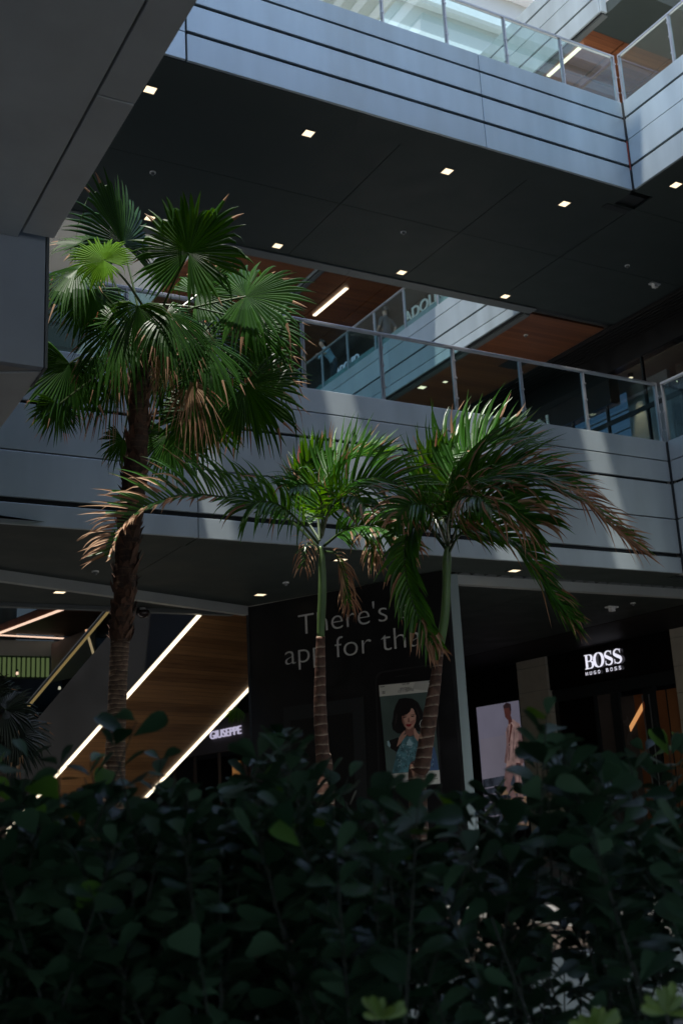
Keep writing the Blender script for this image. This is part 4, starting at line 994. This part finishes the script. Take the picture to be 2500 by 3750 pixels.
B_f = [
 ([(1640, 2030, 0), (1680, 1960, -.1), (1744, 1932, -.15), (1840, 1960, -.2), (1928, 2035, -.2), (1991, 2139, -.2), (2050, 2220, -.2), (2085, 2262, -.2)],
  dict(n=72, L=.46, up=cam_dir(.5, .6, -.6), sweep=RT*.55, grav=.55, brown=lambda t: .10+.4*max(0, t-.55), ang=34, raised=.35, lower=.7, wid=.030)),
 ([(1640, 2000, 0), (1660, 1860, .1), (1740, 1770, .2), (1870, 1720, .2), (2000, 1730, .2), (2125, 1820, .15), (2245, 1935, .1), (2330, 2010, .1)],
  dict(n=70, L=.55, up=cam_dir(.1, .8, -.5), sweep=RT*.95, grav=.30, brown=lambda t: .05 if t < .45 else .9, ang=36, raised=.5, lower=.7, wid=.030)),
 ([(1635, 1990, 0), (1620, 1860, .3), (1650, 1740, .4), (1720, 1660, .5), (1820, 1620, .55), (1920, 1640, .6)],
  dict(n=58, L=.62, up=cam_dir(-.2, .8, -.4), sweep=UPc*.5+RT*.45, grav=.05, brown=bl(0, .02), ang=44, raised=.45, wid=.035)),
 ([(1638, 1990, 0), (1650, 1850, -.2), (1720, 1780, -.3), (1820, 1740, -.35), (1940, 1750, -.4), (2040, 1800, -.4)],
  dict(n=58, L=.58, up=cam_dir(0, .8, -.5), sweep=RT*.65+UPc*.2, grav=.2, brown=bl(.0, .2), ang=38, raised=.45, wid=.033)),
 ([(1630, 2010, 0), (1570, 1935, -.1), (1510, 1930, -.15), (1483, 2000, -.2), (1486, 2100, -.25), (1515, 2220, -.25), (1560, 2310, -.25), (1600, 2370, -.25)],
  dict(n=44, L=.33, up=cam_dir(-.3, .2, -.9), sweep=RT*.05, grav=.85, brown=lambda t: .02 if t < .75 else .5, ang=36, wid=.030)),
 ([(1625, 2000, 0), (1540, 1890, .15), (1450, 1860, .2), (1385, 1900, .25), (1360, 1990, .25), (1380, 2060, .25)],
  dict(n=34, L=.30, up=NF, sweep=LT*.02, grav=.9, brown=bl(.5, 1), ang=30, wid=.016)),
 ([(1630, 1990, 0), (1580, 1870, .3), (1560, 1770, .4), (1600, 1690, .5), (1660, 1650, .55)],
  dict(n=32, L=.34, up=cam_dir(.4, .6, -.5), sweep=UPc*.3+RT*.1, grav=.1, brown=bl(0, .05), ang=40)),
 ([(1645, 2000, 0), (1700, 1880, -.35), (1780, 1840, -.5), (1880, 1860, -.55), (1960, 1920, -.6)],
  dict(n=54, L=.52, up=NF, sweep=RT*.6, grav=.5, brown=lambda t: .4, ang=34, wid=.029)),
 ([(1640, 2000, 0), (1600, 1900, -.3), (1560, 1850, -.45), (1500, 1850, -.55), (1450, 1900, -.6)],
  dict(n=34, L=.34, up=NF, sweep=RT*.1, grav=.7, brown=bl(0, .3), ang=42)),
 ([(1645, 2000, 0), (1640, 1900, -.4), (1680, 1830, -.6), (1750, 1820, -.8), (1800, 1870, -.9)],
  dict(n=34, L=.36, up=NF, sweep=RT*.3, grav=.7, brown=bl(.1, .4), ang=42)),
]
slender('slender palm with a straight ringed trunk and one frond arching far to the left',
        [(1174, 2330, 32), (1172, 2450, 40), (1172, 2600, 48), (1182, 2780, 52), (1190, 2860, 64)],
        [(1172, 2000, 14), (1178, 2050, 26), (1180, 2170, 32), (1176, 2260, 31), (1174, 2336, 28)], 8.9, A_f, 11, BARK)
slender('slender palm with a curved trunk and windswept browning fronds, in front of the printed phone',
        [(1608, 2370, 33), (1600, 2450, 36), (1578, 2600, 52), (1546, 2800, 60), (1528, 2900, 66)],
        [(1640, 1990, 16), (1636, 2050, 34), (1634, 2150, 30), (1628, 2260, 34), (1608, 2376, 32)], 8.6, B_f, 12, BARK)

# ---------------- big fan palm
random.seed(21)
DF = 11.0
fp = thing('fan_palm', 'tall fan palm with a rough dark trunk and large round pleated leaves at the left', 'palm tree')
rows = [(532, 1150, 56), (525, 1250, 74), (512, 1378, 82), (505, 1600, 88), (492, 1750, 102), (470, 1950, 98), (456, 2150, 92), (446, 2290, 84), (440, 2360, 70)]
P, Q = px_path(rows, DF); a, b = smooth_path(P, Q, 70)
b = [r_*.86*(1+.05*math.sin(k*1.7)+rnd(-.04, .04)) for k, r_ in enumerate(b)]
m = MB(); m.tube(a, b, 16); part('trunk', m, ROUGH, fp, smooth=True)
m = MB()
for k in range(430):                        # old leaf bases wrapped round the trunk
    t = random.random()**.9; i = min(int(t*70), 69); c = a[i].lerp(a[i+1], t*70-i); th = rnd(0, 6.283)
    o = Vector((math.cos(th), math.sin(th), 0)); ax_ = (a[i]-a[min(i+1, 70)]).normalized(); tn = ax_.cross(o).normalized(); r_ = b[i]
    lng = rnd(.06, .15); wd = rnd(.022, .05); out_ = rnd(.012, .055)
    p0 = c+o*r_*.92; p1 = c+o*(r_+out_*.6)+ax_*lng*.6+tn*rnd(-.015, .015); p2 = c+o*(r_+out_*1.1)+ax_*lng+tn*rnd(-.03, .03)
    j = len(m.v); m.v += [tuple(p0-tn*wd), tuple(p0+tn*wd), tuple(p1+tn*wd*.7), tuple(p1-tn*wd*.7), tuple(p2)]
    m.f += [(j, j+1, j+2, j+3), (j+3, j+2, j+4)]; m.m += [0, 0]
part('leaf_bases', m, leafmat('leaf_base_scales', (.035, .015, .008), (.15, .075, .045), .0, .8), fp)
rows = [(440, 2345, 70), (434, 2450, 68), (428, 2600, 68), (422, 2760, 74), (418, 2860, 80)]
P, Q = px_path(rows, DF); P.append(Vector((P[-1].x-.02, P[-1].y, 0))); Q.append(Q[-1]*1.2); a2, b2 = smooth_path(P, Q, 50)
b2 = [r_*(1+.03*math.sin(k*2.3)) for k, r_ in enumerate(b2)]
m = MB(); m.tube(a2, b2, 16); part('lower_trunk', m, ROUGHL, fp, smooth=True)
CORE = (532, 1150)
# (hub px, hub py, ddepth, radius px, mid dir (dx,dy) image right/up, normal (r,u,away), spread, droop, tip brown, kind)
FL = [
 (690, 925, -.3, 262, (.25, 1.0), (-.15, .25, -1), 330, .06, .06, 'g'),
 (450, 895, .55, 325, (-.30, 1.0), (.95, .15, -.45), 250, .02, .05, 'g'),
 (382, 952, -.9, 128, (-.35, .2), (-.35, .62, -.7), 345, .0, .0, 'l'),
 (345, 900, .4, 190, (-.9, .15), (.1, .85, -.5), 260, .10, .15, 'g'),
 (285, 985, -.3, 190, (-.75, -.2), (-.1, .75, -.6), 300, .35, .2, 'g'),
 (330, 1060, -.1, 210, (.1, -1), (.3, .4, -.9), 200, .1, .3, 'g'),
 (900, 1085, -.2, 255, (1.0, .25), (.0, .62, -.8), 300, .12, .12, 'g'),
 (905, 1175, .1, 255, (1.0, -.1), (.1, .35, -.95), 210, .22, .4, 'g'),
 (870, 1290, .3, 270, (1.0, -.25), (.15, .3, -.95), 170, .2, .7, 'g'),
 (505, 1120, -.7, 172, (-.1, -1), (0, .75, -.7), 240, .55, .2, 'g'),
 (610, 1145, -.6, 185, (.75, -.7), (.1, .7, -.7), 230, .45, .35, 'g'),
 (430, 1190, -.5, 230, (-.6, -.8), (-.1, .6, -.8), 230, .35, .4, 'g'),
 (735, 1240, -.5, 215, (.85, -.35), (0, .6, -.8), 260, .35, .5, 'g'),
 (900, 1410, -.1, 265, (.85, -.7), (-.25, .25, -.95), 200, .10, .3, 'g'),
 (735, 1500, .3, 215, (-.3, -.85), (.1, .1, -1), 300, .08, .3, 'g'),
 (790, 1370, .1, 230, (.5, -.9), (.2, .3, -.9), 260, .2, .95, 'g'),
 (255, 1330, .0, 230, (-.25, -1), (.3, .25, -.95), 250, .12, .5, 'g'),
 (215, 1480, -.1, 130, (-.5, -.85), (.4, .2, -.9), 200, .15, .4, 'g'),
 (452, 1610, .4, 120, (-.55, -.8), (.2, .3, -.95), 230, .15, .3, 'g'),
 (620, 1590, .5, 200, (.2, -1), (0, .2, -1), 280, .05, .3, 'g'),
 (720, 1080, .4, 230, (.8, .5), (-.2, .5, -.8), 250, .1, .3, 'g'),
 (640, 1320, .4, 220, (.5, -.8), (.0, .3, -.95), 260, .3, .7, 'g'),
 (430, 1320, .45, 230, (-.45, -.95), (.1, .3, -.95), 130, .4, .8, 'g'),
]
for (hx, hy, dd, rp, md, nm, spd, dr, tb, kd) in FL:
    m = MB(); hub = at(hx, hy, DF+dd); core = at(CORE[0]+rnd(-14, 14), CORE[1]+rnd(-40, 130), DF)
    petiole(m, core, hub, .011, .05)
    fan(m, hub, cam_dir(md[0], md[1], rnd(-.15, .15)), cam_dir(*nm), rp/F*DF, spd, int(34+spd/18), dr, tb)
    part('leaf', m, [LIME if kd == 'l' else GREEN2, BROWN, STALK], fp)
for (hx, hy, rp, md) in ((560, 1210, 190, (.15, -1)), (500, 1230, 180, (-.2, -1)), (600, 1290, 170, (.3, -1)), (470, 1260, 170, (-.3, -1)), (700, 1400, 190, (.2, -1))):
    m = MB(); hub = at(hx, hy, DF+rnd(-.1, .3)); petiole(m, at(525, 1180, DF), hub, .01, .02)
    fan(m, hub, cam_dir(*md), cam_dir(rnd(-.3, .3), .3, -1), rp/F*DF, 150, 22, .5, 1, .3, dead=True); part('dead_leaf', m, [BROWN, BROWN, STALK], fp)

# dark fan palm deeper in the left corner
random.seed(33)
dp = thing('fan_palm', 'low fan palm with leaves coloured dark for shade at the lower left edge', 'palm tree')
m = MB(); a = at(-10, 2620, 12.5); m.tube([Vector((a.x, a.y, 0)), a], [.14, .11], 10); part('trunk', m, ROUGH, dp, smooth=True)
DARKL = leafmat('shade_painted_fan_leaf', (.004, .010, .004), (.008, .018, .006), .1, .5)  # leaf colour darkened to stand in for deep shade
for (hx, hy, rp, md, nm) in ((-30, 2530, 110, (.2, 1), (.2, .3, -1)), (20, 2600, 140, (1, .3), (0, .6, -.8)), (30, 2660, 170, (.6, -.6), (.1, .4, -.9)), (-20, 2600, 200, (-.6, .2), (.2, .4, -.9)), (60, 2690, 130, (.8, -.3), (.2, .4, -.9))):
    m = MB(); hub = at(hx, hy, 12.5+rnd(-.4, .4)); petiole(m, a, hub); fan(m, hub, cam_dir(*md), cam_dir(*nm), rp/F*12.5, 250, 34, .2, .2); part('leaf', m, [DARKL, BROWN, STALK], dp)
# little spray of leaves beside the escalator light strip
hs_ = thing('hanging_plant', 'small spray of leaves hanging beside the light strip near the glowing letters', 'plant', None)
m = MB(); hub = at(868, 2590, 24); fan(m, hub, cam_dir(-.3, -1), cam_dir(.2, .3, -1), 60/F*24, 140, 12, .2, 0); m.tube([hub, hub+Vector((0, 0, .9))], .01, 5, m=2); part('foliage', m, [GREEN2, BROWN, STALK], hs_)

# planter round the palms
pl = thing('planter', 'low planter kerb round the palm trunks, hidden behind the hedge', 'planter')
m = MB(); m.box(2.2, 7.6, 6.9, 7.1, 0, .45); m.box(2.2, 7.6, 11.2, 11.4, 0, .45); m.box(2.2, 2.4, 7.1, 11.2, 0, .45); m.box(7.4, 7.6, 7.1, 11.2, 0, .45); part('kerb', m, MCONC, pl)
m = MB(); m.box(2.41, 7.39, 7.11, 11.19, 0, .38); part('soil', m, mat('soil', (.03, .02, .014), .9, noise=.3, nscale=8, bump=.5), pl)

# ---------------- hedge of broad leathery leaves close to the viewer
HED = leafmat('hedge_leaf', (.006, .022, .010), (.042, .082, .046), .14, .40, spec=.30)
HEDY = leafmat('hedge_young_leaf', (.05, .12, .02), (.08, .17, .03), .3, .4)
HST = mat('hedge_stem', (.009, .012, .007), .7)
OUT = [(-200, 2960), (0, 2960), (120, 2920), (230, 2960), (400, 2960), (520, 2900), (640, 2930), (760, 2920), (840, 2840), (900, 2830), (1000, 2720), (1060, 2700), (1120, 2770), (1220, 2870), (1330, 2900), (1450, 2930), (1600, 2940), (1720, 2930), (1820, 2920), (1930, 2840), (1990, 2660), (2040, 2670), (2090, 2790), (2180, 2780), (2260, 2740), (2380, 2750), (2480, 2720), (2700, 2730)]
OUT = [(a_, b_-(45 if a_ < 1700 else 10)) for a_, b_ in OUT]
def outline(x):
    for (a, b) in zip(OUT, OUT[1:]):
        if a[0] <= x <= b[0]: return a[1]+(b[1]-a[1])*(x-a[0])/(b[0]-a[0])
    return 2750
PROF = [(.0, .02), (.2, .11), (.42, .24), (.64, .325), (.85, .31), (.97, .20)]
def hleaf(mb, p, d, n, L, mi=0, wsc=1):
    d = d.normalized(); s = d.cross(n)
    if s.length < .05: s = d.cross(Vector((1, 0, 0)))
    s.normalize(); n = s.cross(d); wk = wsc*rnd(.85, 1.2); bend = rnd(-.10, .22); base = len(mb.v)
    for (f, wv) in PROF:
        c = p+d*(L*f)-n*(bend*L*f*f); cup = rnd(.02, .10)
        mb.v += [tuple(c+s*(wv*L*wk)+n*(wv*L*.22)), tuple(c), tuple(c-s*(wv*L*wk)+n*(wv*L*.22))]
    tip = p+d*(L*.995)-n*(bend*L); mb.v.append(tuple(tip)); k = len(PROF)
    for i in range(k-1):
        b = base+3*i; mb.f += [(b, b+1, b+4, b+3), (b+1, b+2, b+5, b+4)]; mb.m += [mi, mi]
    b = base+3*(k-1); mb.f += [(b, b+1, base+3*k), (b+1, b+2, base+3*k)]; mb.m += [mi, mi]
def shoot(mb, st, top, length, dens=1.0, spacing=.036, L0=.090, young=.04):
    lean = Vector((rnd(-.35, .35), rnd(-.35, .35), 1)).normalized(); p = Vector(top); z = 0; k = 0; ph = rnd(0, 3.14)
    st.tube([p+lean*.0, p-lean*length*.5, p-lean*length], [.0015, .0025, .003], 5)
    while z < length:
        f = z/length
        for s_ in (0, math.pi):
            if random.random() > dens*(1-.25*f): continue
            th = ph+s_+rnd(-.3, .3); o = Vector((math.cos(th), math.sin(th), 0)); el = rnd(-.1, 1.2)*(1.3 if z < .06 else .8)
            d = (o+Vector((0, 0, el))).normalized(); nn = (Vector((0, 0, 1))-o*el*.8+Vector((rnd(-.9, .9), rnd(-.9, .9), rnd(-.3, .3))))
            hleaf(mb, p-lean*z+o*.006, d, nn.normalized(), L0*rnd(.72, 1.12)*(1 if z > .03 else .7), 1 if random.random() < young and z < .1 else 0)
        ph += math.pi/2+rnd(-.3, .3); z += spacing*rnd(.8, 1.25); k += 1
labels = ['dark broad leaved hedge shrub at the far left edge, in front of the escalator flank',
 'dark broad leaved hedge shrub at the foot of the fan palm trunk',
 'dark broad leaved hedge shrub below the glowing distant shop letters',
 'dark broad leaved hedge shrub between the straight palm trunk and the leaning one',
 'dark broad leaved hedge shrub below the grey column and the poster of the man',
 'hedge shrub with the tallest shoot, in front of the clothing shop stone pier',
 'dark broad leaved hedge shrub in the lower right corner, below the shop doors']
N_S = len(labels)
random.seed(101)
for i in range(N_S):
    x0 = -150+i*2800/N_S; x1 = x0+2800/N_S
    root = thing('hedge_shrub', labels[i], 'shrub', 'broad leaved hedge in the foreground')
    lf, st = MB(), MB()
    nsh = (38 if i < 2 else 44) if i < 3 else (36 if i == 3 else 27)
    for k in range(nsh):
        x = rnd(x0-40, x1+40); dep = 2.45+1.35*random.random()**.8
        y = outline(x)+(rnd(0, 60) if k < (5 if i < 4 else 8) else rnd(40, 420))
        if dep < 2.8: y = max(y, 2830+rnd(0, 200))
        top = at(x, y, dep); shoot(lf, st, top, rnd(.75, 1.0) if i < 3 else rnd(.38, .72), dens=.9 if i < 3 else .8)
    # fuller lower body
    for k in range(int(nsh*(.7 if i < 3 else .24))):
        x = rnd(x0-60, x1+60); dep = 2.7+1.0*random.random(); top = at(x, rnd(3000, 3350), dep); shoot(lf, st, top, .7, dens=.85, young=0)
    if i == 0:
        for (x, y) in ((40, 2830), (110, 2770), (215, 2800), (310, 2850), (-30, 2790)): shoot(lf, st, at(x, y, rnd(2.7, 3.2)), .3, dens=.75, spacing=.045, L0=.098)
    if i == 1:
        for (x, y) in ((330, 2790), (420, 2730), (500, 2640), (590, 2780), (640, 2850)): shoot(lf, st, at(x, y, rnd(2.7, 3.2)), .3, dens=.75, spacing=.045, L0=.098)
    if i == 5:
        shoot(lf, st, at(2000, 2620, 2.75), .5, spacing=.04, young=.15, L0=.1)
    part('foliage', lf, [HED, HEDY], root, smooth=True); part('stems', st, HST, root)
# bright young sprigs at the bottom edge
YG = leafmat('sprig_leaf', (.09, .155, .03), (.15, .22, .05), .3, .5)
for (x, y, rp, l) in ((1400, 3735, 95, 'pale green sprig poking up at the bottom edge, left of two'), (2180, 3775, 100, 'pale green sprig low at the bottom edge toward the right corner'), (2440, 3715, 110, 'pale green sprig at the bottom right corner')):
    t_ = thing('leafy_sprig', l, 'sprig', 'pale sprigs at the bottom edge'); m = MB(); c = at(x, y, 2.15)
    for k in range(7):
        a_ = R(-78+k*26+rnd(-6, 6)); hleaf(m, c, cam_dir(math.sin(a_), math.cos(a_)*.9+.15, rnd(-.5, .5)), cam_dir(rnd(-.3, .3), .2, -1), rp/F*2.15*rnd(.75, 1.1), wsc=.5)
    part('leaves', m, YG, t_, smooth=True); m = MB(); m.tube([c, c-Vector((0, 0, .3))], .004, 5); part('stem', m, HST, t_)

# ================================================================ people in the distance
def person(label, foot, yaw, joints, mats, sit=None):
    """joints: dict name -> local (x right, y forward, z up)"""
    J = joints; names = list(J); E_l = [('pelvis', 'chest'), ('chest', 'neck'), ('neck', 'head'), ('head', 'crown'), ('chest', 'shL'), ('shL', 'elL'), ('elL', 'haL'), ('haL', 'fiL'), ('chest', 'shR'), ('shR', 'elR'), ('elR', 'haR'), ('haR', 'fiR'),
        ('pelvis', 'hipL'), ('hipL', 'knL'), ('knL', 'anL'), ('anL', 'toL'), ('pelvis', 'hipR'), ('hipR', 'knR'), ('knR', 'anR'), ('anR', 'toR')]
    RAD = dict(pelvis=.14, chest=.15, neck=.055, head=.088, crown=.07, shL=.065, shR=.065, elL=.045, elR=.045, haL=.032, haR=.032, fiL=.02, fiR=.02, hipL=.10, hipR=.10, knL=.062, knR=.062, anL=.045, anR=.045, toL=.035, toR=.035)
    me = bpy.data.meshes.new('b'); me.from_pydata([J[n] for n in names], [(names.index(a), names.index(b)) for a, b in E_l], [])
    ob = bpy.data.objects.new('b', me); C.objects.link(ob); sk = ob.modifiers.new('s', 'SKIN'); sb = ob.modifiers.new('u', 'SUBSURF'); sb.levels = 1
    for i, n in enumerate(names): me.skin_vertices[0].data[i].radius = (RAD[n], RAD[n]*(.8 if n in ('pelvis', 'chest') else 1))
    me.skin_vertices[0].data[names.index('pelvis')].use_root = True
    bpy.context.view_layer.update()
    nm = bpy.data.meshes.new_from_object(ob.evaluated_get(bpy.context.evaluated_depsgraph_get())); bpy.data.objects.remove(ob)
    nm.materials.clear()
    for q in mats[:3]: nm.materials.append(q)
    nk, pv = Vector(J['neck']), Vector(J['pelvis'])
    segs = [(a, b, 0 if a in ('neck', 'head') or a.startswith('ha') or (a.startswith('el')) else (2 if a in ('hipL', 'hipR', 'knL', 'knR', 'anL', 'anR') or b.startswith('hip') else 1)) for a, b in E_l]
    for pgn in nm.polygons:
        c = pgn.center; best = None
        for a, b, mi in segs:
            A_, B_ = Vector(J[a]), Vector(J[b]); t = max(0, min(1, (c-A_).dot(B_-A_)/max(1e-6, (B_-A_).length_squared))); d = (c-(A_+(B_-A_)*t)).length
            if best is None or d < best[0]: best = (d, mi)
        pgn.material_index = best[1]; pgn.use_smooth = True
    o = bpy.data.objects.new('person', nm); C.objects.link(o); o.location = foot; o.rotation_euler = (0, 0, yaw); tag(o, label, 'person')
    hm = MB(); h = Vector(J['head']); cwn = Vector(J['crown']); ctr = (h+cwn)/2+Vector((0, -.018, .025))
    for i in range(7):
        for j in range(12):
            def S_(i_, j_): 
                a_, b_ = math.pi*.62*i_/7, 2*math.pi*j_/12; return ctr+Vector((.105*math.sin(a_)*math.cos(b_), .115*math.sin(a_)*math.sin(b_)-.01*i_, .125*math.cos(a_)))
            hm.quad(S_(i, j), S_(i+1, j), S_(i+1, j+1), S_(i, j+1))
    part('hair', hm, mats[3], o, smooth=True)
    return o
SKIN = mat('skin', (.40, .22, .15), .5); HAIR = mat('dark_hair', (.02, .014, .01), .5)
stand = dict(pelvis=(0, 0, .95), chest=(0, .02, 1.30), neck=(0, .03, 1.49), head=(0, .05, 1.60), crown=(0, .05, 1.71), shL=(-.19, .02, 1.40), elL=(-.25, .05, 1.12), haL=(-.22, .22, .95), fiL=(-.2, .3, .92), shR=(.19, .02, 1.40), elR=(.25, .05, 1.12), haR=(.22, .22, .95), fiR=(.2, .3, .92),
             hipL=(-.10, 0, .88), knL=(-.11, .04, .48), anL=(-.11, -.02, .08), toL=(-.12, .16, .04), hipR=(.10, 0, .88), knR=(.11, .04, .48), anR=(.11, -.02, .08), toR=(.12, .16, .04))
lean_ = dict(stand); lean_.update(pelvis=(0, -.25, .93), chest=(0, .0, 1.20), neck=(0, .12, 1.36), head=(0, .20, 1.44), crown=(0, .22, 1.55), shL=(-.19, .05, 1.28), elL=(-.27, .18, 1.03), haL=(-.12, .40, 1.03), fiL=(-.04, .46, 1.03), shR=(.19, .05, 1.28), elR=(.27, .18, 1.03), haR=(.12, .40, 1.03), fiR=(.05, .46, 1.02), hipL=(-.10, -.25, .86), hipR=(.10, -.25, .86), knL=(-.11, -.2, .46), knR=(.11, -.2, .46), anL=(-.11, -.3, .08), anR=(.11, -.3, .08), toL=(-.12, -.12, .04), toR=(.12, -.12, .04))
person('person in a pale blue shirt leaning on the distant railing beside the fan palm leaves', (16.55, 29.2, ZUT), R(90), lean_, [SKIN, mat('pale_shirt', (.35, .42, .50), .7), mat('dark_trousers', (.02, .02, .03), .7), HAIR])
walk = dict(stand); walk.update(knL=(-.11, .2, .50), anL=(-.11, .22, .09), toL=(-.11, .4, .06), anR=(.11, -.28, .12), toR=(.11, -.12, .04), elR=(.27, -.12, 1.13), haR=(.24, -.02, .90), fiR=(.23, .03, .83))
person('person in dark clothes walking behind the distant railing, left of the large white letters', (17.2, 26.6, ZUT), R(10), walk, [SKIN, mat('dark_coat', (.03, .035, .04), .7), bpy.data.materials['dark_trousers'], HAIR])
pe = E_(2.75, 1.0, .95)
person('person in a blue shirt riding the escalator, half hidden by the fan palm trunk', (pe.x, pe.y, pe.z), R(-20), lean_, [SKIN, mat('blue_shirt', (.02, .05, .30), .7), bpy.data.materials['dark_trousers'], HAIR])
